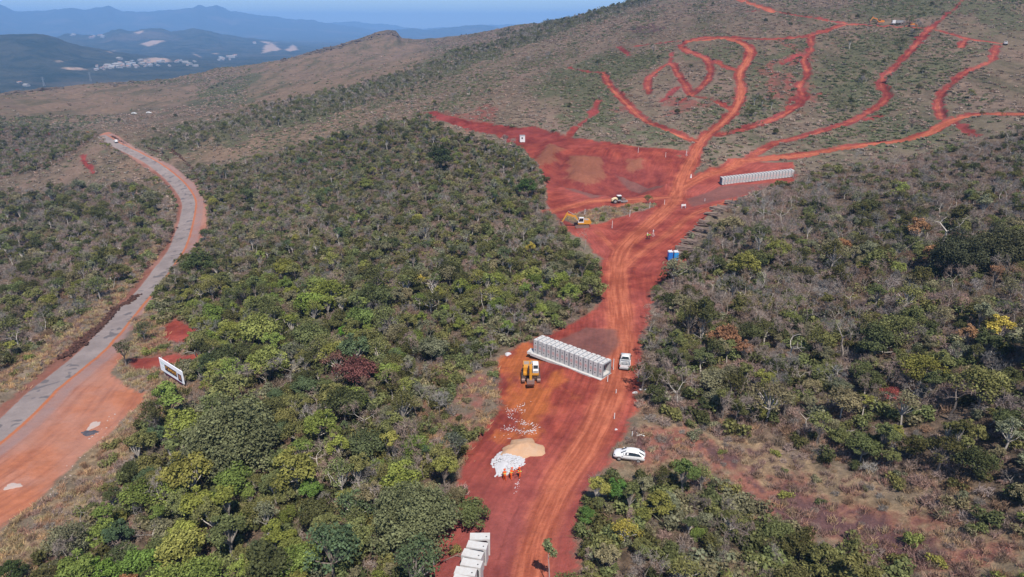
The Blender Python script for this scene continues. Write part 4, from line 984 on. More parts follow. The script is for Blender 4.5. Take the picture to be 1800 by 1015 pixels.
proto_points(scrub, 'hillside_scrub', 'low grey and green scrub scattered over the far hillside')
print('COUNTS', len(trees.x), len(bushes.x), len(grass.x), len(scrub.x))

# ------------------------------------------------------------------ built things: helpers
def paint(name, col, rough=.5, spec=.4, metal=0., grime=.25, gcol=(.30, .12, .07), gscale=3.0, gcut=.55):
    g = NG(name); tc = g.n('ShaderNodeTexCoord').outputs['Object']
    n = g.noise(tc, gscale, 5, .65); c = g.mix(g.math('MULTIPLY', g.step(n, gcut-.12, gcut+.15), grime), col, gcol)
    c = g.mul(c, g.val(g.noise(tc, gscale*4, 3), .15))
    g.bsdf(c, g.rng(n, 0, 1, max(rough-.1, .05), min(rough+.25, 1)), spec, metal); return g.m
M_YEL = paint('yellow_paint', (.55, .25, .025), .45); M_ORA = paint('orange_paint', (.60, .20, .025), .45); M_BLK = paint('dark_rubber', (.03, .028, .028), .8, .2, grime=.5)
M_STEEL = paint('worn_steel', (.22, .15, .13), .6, .4, .3, .6); M_GLASS = paint('dark_glass', (.015, .022, .025), .08, .6, grime=.15, gcol=(.2, .12, .09)); M_WHT = paint('white_paint', (.66, .66, .655), .35, .5, grime=.18)
M_GREYP = paint('grey_paint', (.25, .26, .27), .5, .4); M_CREAM = paint('cream_paint', (.70, .58, .36), .45, .4); M_CONC = paint('pale_concrete', (.50, .50, .485), .85, .2, grime=.3, gcol=(.36, .27, .23), gscale=1.3, gcut=.5)
M_CONCG = paint('grey_concrete', (.27, .28, .295), .85, .2, grime=.3, gcol=(.26, .25, .25)); M_HOLE = paint('dark_recess', (.05, .05, .055), .9, .1, grime=.1); M_RED = paint('red_stencil', (.45, .22, .20), .8, .1, grime=.8, gcol=(.58, .54, .52), gscale=9, gcut=.5)
M_BLUE = paint('blue_plastic', (.012, .15, .50), .4, .4, grime=.1); M_BLUEL = paint('light_blue_plastic', (.02, .26, .60), .4, .4, grime=.1); M_LIMEC = paint('lime_cloth', (.45, .58, .15), .8, .1, grime=.05); M_ORC = paint('orange_cloth', (.68, .10, .02), .8, .1, grime=.1)
M_SKIN = paint('skin', (.30, .16, .10), .6, .3, grime=0); M_NAVY = paint('dark_cloth', (.03, .03, .04), .9, .1, grime=.2); M_WOOD = paint('weathered_wood', (.20, .15, .125), .9, .1, grime=.6, gcol=(.09, .06, .05), gscale=2); M_REDL = paint('red_lamp', (.45, .02, .02), .3, .5, grime=0)
M_SAND = paint('sand', (.44, .27, .165), .95, .05, grime=.5, gcol=(.38, .28, .21), gscale=.8); M_WSTONE = paint('white_stone', (.46, .46, .475), .9, .1, grime=.4, gcol=(.45, .42, .42), gscale=.7); M_ROCK = paint('dark_rock', (.085, .07, .062), .95, .1, grime=.5, gcol=(.17, .12, .09), gscale=.2)
M_PALE = paint('pale_dust', (.38, .31, .28), .95, .05, grime=.5, gcol=(.5, .25, .16), gscale=.9, gcut=.6); M_SHEET = paint('dark_ash', (.06, .06, .075), .9, .1, grime=.3, gcol=(.2, .16, .15)); M_ROOF = paint('clay_roof', (.34, .19, .14), .9, .1, grime=.3, gcol=(.4, .33, .3), gscale=.1)
M_SIGN = paint('sign_white', (.80, .82, .86), .6, .2, grime=.06); M_SIGND = paint('sign_dark', (.035, .02, .04), .6, .2, grime=.0); M_SIGNY = paint('sign_yellow', (.75, .36, .02), .6, .2, grime=.0); M_MAROON = paint('sign_maroon', (.13, .01, .05), .6, .2, grime=.1)
M_SIGNG = paint('sign_green', (.42, .56, .55), .6, .2, grime=0); M_SIGNB = paint('sign_brown', (.35, .17, .10), .6, .2, grime=0)
class MB:
    def __init__(s): s.b = bmesh.new()
    def box(s, c, d, rz=0, ry=0, rx=0, taper=1.0):
        m = Matrix.Translation(c) @ Matrix.Rotation(rz, 4, 'Z') @ Matrix.Rotation(ry, 4, 'Y') @ Matrix.Rotation(rx, 4, 'X') @ Matrix.Diagonal((*d, 1))
        r = bmesh.ops.create_cube(s.b, size=1)
        for v in r['verts']:
            if v.co.z > 0: v.co.x *= taper; v.co.y *= taper
            v.co = m @ v.co
        return s
    def tube(s, p0, p1, r0, r1=None, n=10):
        p0 = Vector(p0); p1 = Vector(p1); r1 = r0 if r1 is None else r1; d = p1-p0
        m = Matrix.Translation((p0+p1)/2) @ d.to_track_quat('Z', 'Y').to_matrix().to_4x4()
        r = bmesh.ops.create_cone(s.b, cap_ends=True, segments=n, radius1=r0, radius2=r1, depth=d.length)
        for v in r['verts']: v.co = m @ v.co
        return s
    def prism(s, prof, y0, y1, m=None):
        """closed outline of (x, z) swept from y0 to y1"""
        a = [s.b.verts.new((x, y0, z)) for x, z in prof]; b = [s.b.verts.new((x, y1, z)) for x, z in prof]; n = len(prof)
        s.b.faces.new(a); s.b.faces.new(b[::-1])
        for i in range(n): s.b.faces.new((a[i], b[i], b[(i+1) % n], a[(i+1) % n]))
        if m is not None:
            for v in a+b: v.co = m @ v.co
        return s
    def quad(s, pts): s.b.faces.new([s.b.verts.new(p) for p in pts]); return s
    def build(s, name, mat, parent=None, bevel=0.0, smooth_=False):
        bmesh.ops.recalc_face_normals(s.b, faces=s.b.faces)
        if bevel: bmesh.ops.bevel(s.b, geom=list(s.b.edges), offset=bevel, segments=2, affect='EDGES', clamp_overlap=True)
        me = bpy.data.meshes.new(name); s.b.to_mesh(me); s.b.free(); me.materials.append(mat)
        if smooth_: me.polygons.foreach_set('use_smooth', [True]*len(me.polygons))
        o = bpy.data.objects.new(name, me); COL.objects.link(o); o.parent = parent; return o
def tag(o, label, cat, group=None):
    o['label'] = label; o['category'] = cat
    if group: o['group'] = group
    return o
def thing(name, loc, rz=0., label='', cat='', group=None, up=None):
    o = bpy.data.objects.new(name, None); COL.objects.link(o); o.empty_display_size = .5
    o.location = loc; o.rotation_euler = (0, 0, rz); tag(o, label, cat, group); return o
KIDS = {}
def dup(src, loc, rz, label, group=None, sc=None, name=None):
    c = src.copy(); COL.objects.link(c); c.location = loc; c.rotation_euler = (0, 0, rz); c['label'] = label
    if group: c['group'] = group
    if sc: c.scale = (sc,)*3
    def rec(a, b):
        for ch in list(a.children):
            if ch.name.startswith('__'): continue
            k = ch.copy(); COL.objects.link(k); k.parent = b; rec(ch, k)
    rec(src, c); return c
def yaw_to(p, q): return math.atan2(q[1]-p[1], q[0]-p[0])
ORDW = ['first', 'second', 'third', 'fourth', 'fifth', 'sixth', 'seventh', 'eighth', 'ninth', 'tenth', 'eleventh', 'twelfth', 'thirteenth', 'fourteenth', 'fifteenth', 'sixteenth', 'seventeenth', 'eighteenth', 'nineteenth', 'twentieth', 'twenty-first', 'twenty-second', 'twenty-third', 'twenty-fourth', 'twenty-fifth', 'twenty-sixth', 'twenty-seventh']

# ------------------------------------------------------------------ box culverts
def culvert(name, W, H, Ln, th=.24, holes=True, rim=True):
    """x along the row, y across, z up"""
    t = thing(name, (0, 0, 0)); hx = Ln/2
    def ring(b, x0, x1, w, h, thk, z0=0.):
        o = [(-w/2, z0), (w/2, z0), (w/2, z0+h), (-w/2, z0+h)]; i = th; c = .22
        inn = [(-w/2+thk+c, z0+thk), (w/2-thk-c, z0+thk), (w/2-thk, z0+thk+c), (w/2-thk, z0+h-thk-c), (w/2-thk-c, z0+h-thk), (-w/2+thk+c, z0+h-thk), (-w/2+thk, z0+h-thk-c), (-w/2+thk, z0+thk+c)]
        V = {}
        for k, x in enumerate((x0, x1)):
            V[k] = ([b.verts.new((x, y, z)) for y, z in o], [b.verts.new((x, y, z)) for y, z in inn])
        for k in (0, 1):
            O, I = V[k]
            for a in range(4):
                p, q = O[a], O[(a+1) % 4]; i0, i1 = I[2*a], I[2*a+1]; b.faces.new((p, q, i1, i0)); b.faces.new((q, I[(2*a+2) % 8], i1))
        for a in range(4): b.faces.new((V[0][0][a], V[0][0][(a+1) % 4], V[1][0][(a+1) % 4], V[1][0][a]))
        for a in range(8): b.faces.new((V[0][1][a], V[0][1][(a+1) % 8], V[1][1][(a+1) % 8], V[1][1][a]))
    m = MB(); ring(m.b, -hx+.15*rim, hx-.15*rim, W, H, th); m.build('shell', M_CONC, t)
    if rim:
        m = MB(); ring(m.b, -hx, -hx+.149, W-.12, H-.12, th-.06, .06); ring(m.b, hx-.149, hx, W-.12, H-.12, th-.06, .06); m.build('joint_rim', M_CONCG, t)
    if holes:
        for k, (p, nrm) in enumerate([((0, -W*.24, H), (0, 0, 1)), ((0, W*.24, H), (0, 0, 1)), ((0, -W/2, H*.26), (0, -1, 0)), ((0, -W/2, H*.76), (0, -1, 0))]):
            p = Vector(p); nrm = Vector(nrm); MB().tube(p-nrm*.02, p+nrm*.012, .115, n=10).build('lifting_hole', M_HOLE, t)
        MB().box((0.02, -W/2-.004, H*.5), (.42, .012, .55)).build('stencil_mark', M_RED, t)
    return t
def park(root, loc, rz, label, group=None):
    root.location = loc; root.rotation_euler = (0, 0, rz); root['label'] = label
    if group: root['group'] = group
a0 = Vector(unproj(937, 627)).to_3d(); a1 = Vector(unproj(1059, 664)).to_3d(); rowd = (a1-a0).normalized(); rz = math.atan2(rowd.y, rowd.x); Lrow = (a1-a0).length
side = Vector((-rowd.y, rowd.x, 0)); NB = 15; W1 = 2.5; H1 = 2.65
c1 = culvert('box_culvert', W1, H1, Lrow/NB-.035)
zb = max(float(gz(a0.x, a0.y)), float(gz(a1.x, a1.y)), float(gz(*(a0+(a1-a0)*.5).xy)))+.10
for k in range(NB):
    p = a0 + rowd*(Lrow*(k+.5)/NB) + side*(W1/2) + side*.07*math.sin(k*2.3); loc = (p.x, p.y, zb)
    lab = f'{ORDW[k]} concrete culvert box from the left in the row behind the orange excavator' if k < NB-1 else 'concrete culvert box with open end facing the white pickup, last of its row'
    if k == 0: park(c1, loc, rz, lab, 'culvert boxes in the near row'); c1['category'] = 'culvert'
    else: dup(c1, loc, rz + R(1.3)*math.sin(k*1.7), lab, 'culvert boxes in the near row')
t = thing('concrete_bed', (a0.x, a0.y, zb-.02), rz, 'long pale concrete bed slab under the near culvert row', 'slab'); m = MB(); m.box((Lrow/2-.15, W1/2-.1, -.25), (Lrow+.3, W1+.75, .5)); m.box((-.6, W1/2-.6, -.27), (1.6, 1.6, .5), rz=.25); m.build('slab', M_CONC, t, .02)
b0 = Vector(unproj(1268.7, 324.7)).to_3d(); b1 = Vector(unproj(1395.5, 310.6)).to_3d(); rd2 = (b1-b0).normalized(); rz2 = math.atan2(rd2.y, rd2.x); L2 = (b1-b0).length; side2 = Vector((-rd2.y, rd2.x, 0)); NB2 = max(20, min(27, round(L2/1.06)))
zb2a = float(gz(b0.x, b0.y)); zb2b = float(gz(b1.x, b1.y)); c2 = culvert('box_culvert', 2.5, 2.4, L2/NB2-.05)
for k in range(NB2):
    p = b0 + rd2*(L2*(k+.5)/NB2) + side2*1.3; loc = (p.x, p.y, zb2a+(zb2b-zb2a)*(k+.5)/NB2+.25)
    lab = f'{ORDW[k]} pale culvert box from the left in the long far row'
    if k == 0: park(c2, loc, rz2, lab, 'culvert boxes in the far row'); c2['category'] = 'culvert'
    else: dup(c2, loc, rz2, lab, 'culvert boxes in the far row')
TOPS = [(843.5, 938), (838, 953.5), (832, 969), (827, 985), (820, 1000.5), (813, 1017), (806, 1035)]
pts3 = [Vector(unproj(px, py, 2.45)).to_3d() for px, py in TOPS]
c3 = culvert('box_culvert', 2.35, 2.4, 1.13, .2, False, False)
MB().tube((.1, .75, 2.39), (.1, .75, 2.412), .09).build('lifting_hole', M_HOLE, c3)
for k, p in enumerate(pts3):
    d = (pts3[-1]-pts3[1]).normalized(); rzz = math.atan2(d.y, d.x) + (R(14) if k == 0 else R(3)*math.sin(k*2.1)); loc = (p.x+.12*math.sin(k*2.7), p.y, float(gz(p.x, p.y))+.04)
    lab = ['skewed white culvert box at the far end of the lowest row', 'white culvert box right below the skewed one in the lowest row', 'third white culvert box from the top of the lowest row', 'fourth white culvert box from the top of the lowest row',
           'fifth white culvert box from the top of the lowest row', 'sixth white culvert box of the lowest row, cut by the bottom edge', 'last white culvert box of the lowest row at the bottom edge'][k]
    if k == 0: park(c3, loc, rzz, lab, 'white culvert boxes at the bottom edge'); c3['category'] = 'culvert'
    else: dup(c3, loc, rzz, lab, 'white culvert boxes at the bottom edge')

# ------------------------------------------------------------------ excavators
def excavator(loc, rz, label, body, cabm=None, reach='out', grp=None, sc=1.0):
    t = thing('excavator', loc, rz, label, 'excavator', grp); t.scale = (sc,)*3
    for s in (-1, 1):
        prof = [(-1.95, .25), (-1.65, .02), (1.65, .02), (1.95, .25), (2.0, .6), (1.75, .88), (-1.75, .88), (-2.0, .6)]
        tr = MB().prism(prof, s*1.3-.28, s*1.3+.28).build('track', M_STEEL, t)
        m = MB()
        for k in range(13): m.box((-1.75+k*.29, s*1.3, .895), (.16, .58, .04))
        m.build('track_shoe', M_BLK, tr)
    m = MB().box((0, 0, .55), (2.6, 2.0, .45)); m.tube((0, 0, .75), (0, 0, 1.05), .62, n=16); m.build('undercarriage', M_BLK, t)
    house = MB().box((-.55, 0, 1.28), (3.5, 2.6, .42)).box((-.85, -.72, 1.85), (2.6, 1.1, .72)).box((-1.35, .55, 1.85), (1.7, 1.3, .72)).build('body', body, t, .04)
    prof = [(-2.3, 1.1), (-1.9, 1.1), (-1.9, 2.15), (-2.25, 2.15), (-2.55, 1.9), (-2.6, 1.35)]
    MB().prism(prof, -1.25, 1.25).build('counterweight', body, t, .05)
    m = MB()
    for k in range(6): m.box((-1.75+k*.2, -.72, 2.225), (.1, .9, .03))
    m.box((-1.3, .55, 2.23), (1.2, .9, .05)); m.build('engine_grille', M_GREYP, t)
    cb = MB().prism([(-.45, 1.5), (1.15, 1.5), (1.2, 1.9), (.85, 2.95), (-.45, 2.95)], .32, 1.25).build('cab', cabm or M_WHT, t, .03)
    m = MB(); m.quad([(1.225, .40, 1.75), (1.225, 1.17, 1.75), (.91, 1.17, 2.85), (.91, .40, 2.85)])
    for y in (.31, 1.26): m.quad([(-.3, y, 1.85), (1.02, y, 1.85), (.78, y, 2.8), (-.3, y, 2.8)])
    m.build('cab_window', M_GLASS, t)
    yb = -.12; w = .26
    if reach == 'out': bm_ = [(.7, 1.35), (1.9, 3.2), (4.2, 3.75)]; st = (5.6, 1.5)
    elif reach == 'down': bm_ = [(.7, 1.35), (1.55, 3.5), (3.3, 3.6)]; st = (3.5, 1.45)
    else: bm_ = [(.7, 1.35), (2.2, 2.9), (4.6, 2.6)]; st = (5.3, .9)
    (x0, z0), (x1, z1), (x2, z2) = bm_
    MB().prism([(x0-.2, z0), (x0+.25, z0-.1), (x1+.22, z1-.45), (x2+.1, z2-.18), (x2+.1, z2+.14), (x1-.05, z1+.2), (x1-.3, z1)], yb-w, yb+w).build('boom', body, t, .03)
    sx, sz = st
    dx, dz = sx-x2, sz-z2; Ls = math.hypot(dx, dz); nx, nz = -dz/Ls, dx/Ls
    if nx < 0: nx, nz = -nx, -nz
    bx, bz = x2-dx/Ls*.75+nx*.15, z2-dz/Ls*.75+nz*.25
    MB().prism([(bx, bz), (x2-nx*.15, z2-nz*.2), (sx-nx*.12, sz-nz*.12), (sx+nx*.12, sz+nz*.12), (x2+nx*.3, z2+nz*.3)], yb-.2, yb+.2).build('stick', body, t, .02)
    hyd = MB().tube((.95, yb-.35, 1.35), (x1+.35, yb-.33, z1-.15), .09).tube((.95, yb+.35, 1.35), (x1+.35, yb+.33, z1-.15), .09).tube((x1+.2, yb, z1+.32), (bx, yb, bz+.1), .085).build('hydraulic_ram', M_GREYP, t)
    pr = [(sx-.35, sz+.1), (sx+.35, sz+.05), (sx+.42, sz-.55), (sx+.1, sz-1.1), (sx-.75, sz-1.05), (sx-.8, sz-.95), (sx-.05, sz-.85), (sx+.15, sz-.45), (sx-.3, sz-.1)]
    m = MB().prism(pr, yb-.62, yb+.62); m.prism([(sx-.3, sz), (sx+.3, sz), (sx+.36, sz-.55), (sx+.05, sz-1.0), (sx-.7, sz-.98)], yb-.62, yb-.57); m.prism([(sx-.3, sz), (sx+.3, sz), (sx+.36, sz-.55), (sx+.05, sz-1.0), (sx-.7, sz-.98)], yb+.57, yb+.62)
    bk = m.build('bucket', M_STEEL, t, .01)
    m = MB()
    for k in range(5): m.box((sx-.82, yb-.5+k*.25, sz-1.02), (.22, .09, .06), ry=.1)
    m.build('bucket_tooth', M_STEEL, bk)
    for s in (-1, 1): MB().box((.15*0+1.0 if s > 0 else -.1, s*1.32, 2.3), (.06, .16, .3)).build('mirror', M_BLK, t)
    return t
p = G(933, 664); excavator((p.x, p.y, p.z), R(-90), 'orange-yellow excavator with lowered bucket, left of the near culvert row', M_YEL, M_WHT, 'down')
p = G(1022, 397); excavator((p.x, p.y, p.z), R(184), 'small yellow excavator with white cab reaching left, in the upper work site', M_YEL, M_WHT, 'out')
p = G(1545, 43); excavator((p.x, p.y, p.z), R(175), 'orange excavator on the high track near the top edge, left of a grey truck', M_ORA, M_ORA, 'out')

# ------------------------------------------------------------------ soil compactor
def wheel(parent, x, y, z, r, wd, rim=.5, name='wheel'):
    w_ = MB().tube((x, y-wd/2, z), (x, y+wd/2, z), r, n=20).build(name, M_BLK, parent)
    MB().tube((x, y-wd/2-.012, z), (x, y+wd/2+.012, z), r*rim, n=14).build('rim', M_GREYP, w_); return w_
def compactor(loc, rz, label):
    t = thing('soil_compactor', loc, rz, label, 'roller')
    MB().prism([(-2.3, .75), (-.5, .75), (-.5, 1.75), (-1.4, 1.75), (-2.2, 1.35)], -.75, .75).build('engine_hood', M_CREAM, t, .08)
    for s in (-1, 1): wheel(t, -1.3, s*.85, .75, .75, .5)
    MB().box((.15, 0, 1.0), (1.2, 1.7, .35)).build('platform', M_GREYP, t)
    MB().box((.15, 0, 1.75), (1.1, 1.35, 1.15)).build('cab', M_GLASS, t, .05)
    MB().box((.15, 0, 2.42), (1.4, 1.6, .12)).build('roof', M_WHT, t, .03)
    m = MB()
    for sx in (-.42, .72):
        for s in (-1, 1): m.box((sx, s*.7, 1.8), (.09, .09, 1.3))
    m.build('cab_post', M_BLK, t)
    m = MB()
    for s in (-1, 1): m.box((1.6, s*1.1, .75), (2.2, .14, .4))
    m.box((2.6, 0, .75), (.2, 2.1, .4)); m.build('drum_frame', M_GREYP, t)
    MB().tube((1.75, -1.02, .75), (1.75, 1.02, .75), .75, n=26).build('drum', M_STEEL, t)
    return t
p = G(1087, 355); compactor((p.x, p.y, p.z), R(8), 'cream and black soil compactor with white roof on the upper work site')

# ------------------------------------------------------------------ cars
def glasshouse(t, xb0, xb1, yb, zb_, xt0, xt1, yt, zt, mat):
    b = [(xb0, -yb, zb_), (xb1, -yb, zb_), (xb1, yb, zb_), (xb0, yb, zb_)]; u = [(xt0, -yt, zt), (xt1, -yt, zt), (xt1, yt, zt), (xt0, yt, zt)]
    m = MB(); vb = [m.b.verts.new(p) for p in b]; vu = [m.b.verts.new(p) for p in u]
    m.b.faces.new(vb[::-1]); m.b.faces.new(vu)
    for i in range(4): m.b.faces.new((vb[i], vb[(i+1) % 4], vu[(i+1) % 4], vu[i]))
    m.build('roof', mat, t, .05, True)
    def pane(i, lo, hi, a, c, nm):
        p0, p1, q0, q1 = [Vector(v) for v in (b[i], b[(i+1) % 4], u[i], u[(i+1) % 4])]
        n = (p1-p0).cross(q0-p0).normalized()*.012
        P = [p0.lerp(p1, a).lerp(q0.lerp(q1, a), lo)+n, p0.lerp(p1, c).lerp(q0.lerp(q1, c), lo)+n, p0.lerp(p1, c).lerp(q0.lerp(q1, c), hi)+n, p0.lerp(p1, a).lerp(q0.lerp(q1, a), hi)+n]
        MB().quad(P).build(nm, M_GLASS, t)
    pane(1, .1, .9, .08, .92, 'windscreen'); pane(3, .12, .88, .1, .9, 'rear_window')
    for i in (0, 2):
        pane(i, .12, .86, .10, .47, 'side_window'); pane(i, .12, .86, .51, .90, 'side_window')
def shell(t, prof, wtop, wbot, zs, mat):
    """side outline swept across, narrower above height zs"""
    m = MB(); m.prism(prof, -wbot, wbot)
    for v in m.b.verts:
        if v.co.z > zs: v.co.y *= wtop/wbot
        v.co.y *= 1-.07*max(0, abs(v.co.x)-1.6)
    m.build('body', mat, t, .06, True)
def hatchback(loc, rz, label, mat=None, grp=None):
    """lofted body: per station x, sill, belt height, belt half width, roof height, roof half width"""
    t = thing('parked_car', loc, rz, label, 'car', grp); mat = mat or M_WHT
    ST = [(-2.13, .45, .80, .74, .84, .66), (-2.02, .34, .95, .84, 1.06, .70), (-1.72, .30, .98, .87, 1.24, .64), (-1.30, .30, .97, .89, 1.42, .60), (-.70, .28, .95, .90, 1.50, .59), (-.05, .28, .93, .90, 1.50, .58), (.45, .28, .91, .90, 1.40, .56),
          (.80, .28, .90, .89, 1.20, .60), (1.15, .28, .90, .88, 1.00, .68), (1.50, .30, .86, .87, .93, .62), (1.90, .32, .76, .82, .84, .55), (2.12, .36, .62, .70, .68, .45), (2.17, .42, .55, .62, .58, .40)]
    rows = []; m = MB()
    for x, zs, zb0, wb0, zr, wr in ST:
        half = [(wb0*.90, zs), (wb0, (zs+zb0)*.5), (wb0*.985, zb0), (wr, zr-.03), (wr*.75, zr+.012), (0, zr+.03)]
        pts_ = [(-y, z) for y, z in half] + [(y, z) for y, z in half[::-1][1:]]
        rows.append([m.b.verts.new((x, y, z)) for y, z in pts_])
    for r0, r1 in zip(rows[:-1], rows[1:]):
        for i in range(len(r0)-1): m.b.faces.new((r0[i], r0[i+1], r1[i+1], r1[i]))
        m.b.faces.new((r0[0], r1[0], r1[-1], r0[-1]))
    m.b.faces.new(rows[0]); m.b.faces.new(rows[-1])
    m.build('body', mat, t, 0, True)
    def P(k, s_, f_, off=.012):
        x, zs, zb0, wb0, zr, wr = ST[k]; return (x, s_*(wb0*.985+(wr-wb0*.985)*f_+off), zb0+(zr-.03-zb0)*f_+off*.5)
    for s_ in (-1, 1):
        m = MB()
        for k in (2, 3): m.quad([P(k, s_, .12), P(k+1, s_, .12), P(k+1, s_, .84), P(k, s_, .84 if k > 2 else .5)])
        m.build('rear_side_window', M_GLASS, t)
        m = MB()
        for k in (4, 5, 6): m.quad([P(k, s_, .12), P(k+1, s_, .12), P(k+1, s_, .84), P(k, s_, .84)])
        m.build('front_side_window', M_GLASS, t)
        MB().box((1.93, s_*.64, .72), (.22, .26, .10), rz=-s_*.5).build('headlight', M_GLASS, t); MB().box((-2.07, s_*.66, .88), (.10, .30, .12)).build('tail_light', M_REDL, t); MB().box((.85, s_*.97, .98), (.13, .18, .11)).build('mirror', mat, t, .02)
    def W(k, y, f_=1.0, off=.02):
        x, zs, zb0, wb0, zr, wr = ST[k]; return (x, y*wr, zr+off)
    m = MB()
    for k in (6, 7): m.quad([W(k, -.86), W(k, .86), W(k+1, .86), W(k+1, -.86)])
    m.build('windscreen', M_GLASS, t); m = MB(); m.quad([W(1, -.8), W(1, .8), W(2, .85), W(2, -.85)]); m.quad([W(2, -.85), W(2, .85), W(3, .85), W(3, -.85)]); m.build('rear_window', M_GLASS, t)
    for x in (1.32, -1.30):
        for s_ in (-1, 1): wheel(t, x, s_*.80, .33, .33, .22, .62)
    MB().box((2.15, 0, .47), (.06, .9, .12)).build('grille', M_BLK, t)
    return t
p = G(1106, 806); car0 = hatchback((p.x, p.y, p.z), R(166), 'white hatchback parked at the right edge of the red track')
def pickup(loc, rz, label):
    t = thing('pickup_truck', loc, rz, label, 'pickup')
    shell(t, [(-.55, .42), (2.35, .42), (2.55, .55), (2.52, .85), (2.3, 1.0), (1.3, 1.12), (-.55, 1.12)], .84, .90, 1.0, M_WHT)
    glasshouse(t, -.55, 1.35, .82, 1.10, -.35, .60, .66, 1.68, M_WHT)
    MB().box((-1.6, 0, .60), (2.1, 1.72, .08)).build('bed_floor', M_GREYP, t)
    m = MB()
    for s in (-1, 1): m.box((-1.6, s*.87, .86), (2.1, .08, .5))
    m.box((-.60, 0, .86), (.06, 1.7, .5)); m.build('bed_side', M_WHT, t, .015)
    MB().box((-2.66, 0, .86), (.07, 1.8, .50)).build('tailgate', M_WHT, t, .015)
    MB().box((-2.76, 0, .50), (.14, 1.8, .16)).build('rear_bumper', M_GREYP, t)
    for s in (-1, 1):
        MB().box((-2.68, s*.84, .92), (.09, .12, .32)).build('tail_light', M_REDL, t); MB().box((2.5, s*.68, .82), (.1, .3, .15)).build('headlight', M_GLASS, t); MB().box((1.05, s*.98, 1.18), (.12, .2, .16)).build('mirror', M_BLK, t)
    MB().box((-.85, 0, 1.32), (.06, 1.5, .05)).box((-.85, -.7, 1.2), (.06, .06, .3)).box((-.85, .7, 1.2), (.06, .06, .3)).build('roll_bar', M_GREYP, t)
    for x in (1.6, -1.7):
        for s in (-1, 1): wheel(t, x, s*.80, .38, .38, .26, .6)
    tag(MB().box((0, 0, .12), (.8, .7, .24)).tube((-.3, -.5, .1), (.4, -.4, .1), .1).build('tool_load', M_GREYP, None, .02), 'grey tools lying in the bed of the white pickup', 'tools')
    return t
p = G(1099, 637); pk = pickup((p.x, p.y, p.z), R(79), 'white pickup truck with open bed on the red track right of the culvert row')
tl = bpy.data.objects['tool_load']; tl.location = pk.matrix_basis @ Vector((-1.3, .1, .65)); tl.rotation_euler = (0, 0, R(79))
for (px, py, rz_, lab) in ((204, 249, 125, 'tiny white car driving on the far end of the grey road'), (236, 201, 10, 'tiny white vehicle on the pale far road, left of another'), (262, 200, 10, 'tiny white vehicle at the right end of the pale far road')):
    p = G(px, py); dup(car0, (p.x, p.y, p.z+.05), R(rz_), lab, 'distant white vehicles')
p = G(1767, 79); dup(pk, (p.x, p.y, p.z), R(60), 'small white pickup at the right end of the high track')
def truck(loc, rz, label):
    t = thing('dump_truck', loc, rz, label, 'truck')
    MB().box((2.6, 0, 1.75), (1.9, 2.3, 1.9)).build('cab', M_WHT, t, .12); MB().quad([(3.57, -.95, 1.7), (3.57, .95, 1.7), (3.57, .95, 2.5), (3.57, -.95, 2.5)]).build('windscreen', M_GLASS, t)
    MB().box((-.3, 0, .85), (7.4, .9, .3)).build('chassis', M_BLK, t)
    m = MB().prism([(-3.9, 1.2), (1.3, 1.05), (1.5, 2.6), (-4.1, 2.5)], -1.2, 1.2); m.build('dump_body', M_GREYP, t, .05)
    for x in (2.6, -1.6, -2.9):
        for s in (-1, 1): wheel(t, x, s*1.0, .52, .52, .4)
p = G(1578, 44); truck((p.x, p.y, p.z), R(168), 'grey dump truck with white cab between the two orange machines on the high track')
def dozer(loc, rz, label):
    t = thing('bulldozer', loc, rz, label, 'bulldozer')
    for s in (-1, 1): MB().prism([(-1.7, .2), (-1.4, 0), (1.4, 0), (1.7, .25), (1.5, .95), (-1.5, .95)], s*1.0-.28, s*1.0+.28).build('track', M_STEEL, t)
    MB().box((.6, 0, 1.35), (2.0, 1.3, .8)).build('engine_hood', M_ORA, t, .06); MB().box((-.9, 0, 1.8), (1.2, 1.4, 1.4)).build('cab', M_ORA, t, .06); MB().box((-.9, 0, 1.95), (1.22, 1.42, .7)).build('cab_window', M_GLASS, t)
    MB().prism([(2.2, .1), (2.45, .1), (2.3, .65), (2.45, 1.25), (2.2, 1.2), (2.1, .65)], -1.7, 1.7).build('blade', M_ORA, t)
p = G(1602, 47); dozer((p.x, p.y, p.z), R(10), 'orange bulldozer right of the grey dump truck on the high track')

# ------------------------------------------------------------------ site furniture
def toilet(loc, rz, label, mat):
    t = thing('portable_toilet', loc, rz, label, 'portable toilet', 'blue portable toilets')
    MB().box((0, 0, .07), (1.15, 1.2, .14)).build('skid', M_GREYP, t); MB().box((0, 0, 1.15), (1.1, 1.14, 2.05)).build('cabin', mat, t, .03)
    MB().box((0, -.585, 1.12), (.74, .03, 1.8)).build('door', mat, t, .01); MB().box((.28, -.61, 1.1), (.05, .03, .16)).build('handle', M_GREYP, t)
    MB().prism([(-.6, 2.17), (.6, 2.17), (.5, 2.36), (0, 2.42), (-.5, 2.36)], -.62, .62).build('roof', M_WHT, t, .02)
    MB().tube((.35, .4, 2.2), (.35, .4, 2.62), .05).build('vent_pipe', M_WHT, t)
for px, lab, mt in ((1177.5, 'darker blue portable toilet on the left of the pair', M_BLUE), (1187.5, 'lighter blue portable toilet on the right of the pair', M_BLUEL)):
    p = G(px, 455.5); toilet((p.x, p.y, p.z), R(2), lab, mt)
p = G(918, 248); t = thing('site_hut', (p.x, p.y, p.z), R(6), 'white hut with one dark window above the excavated pit', 'hut')
MB().box((0, 0, 1.35), (2.2, 2.0, 2.7)).build('wall', M_WHT, t, .02); MB().box((0, 0, 2.76), (2.35, 2.2, .1)).build('roof', M_CONCG, t); w_ = MB().box((-.15, -1.01, 1.75), (.62, .05, .62)).build('window', M_GLASS, t); MB().box((-.15, -1.02, 1.4), (.75, .07, .05)).build('sill', M_GREYP, w_)
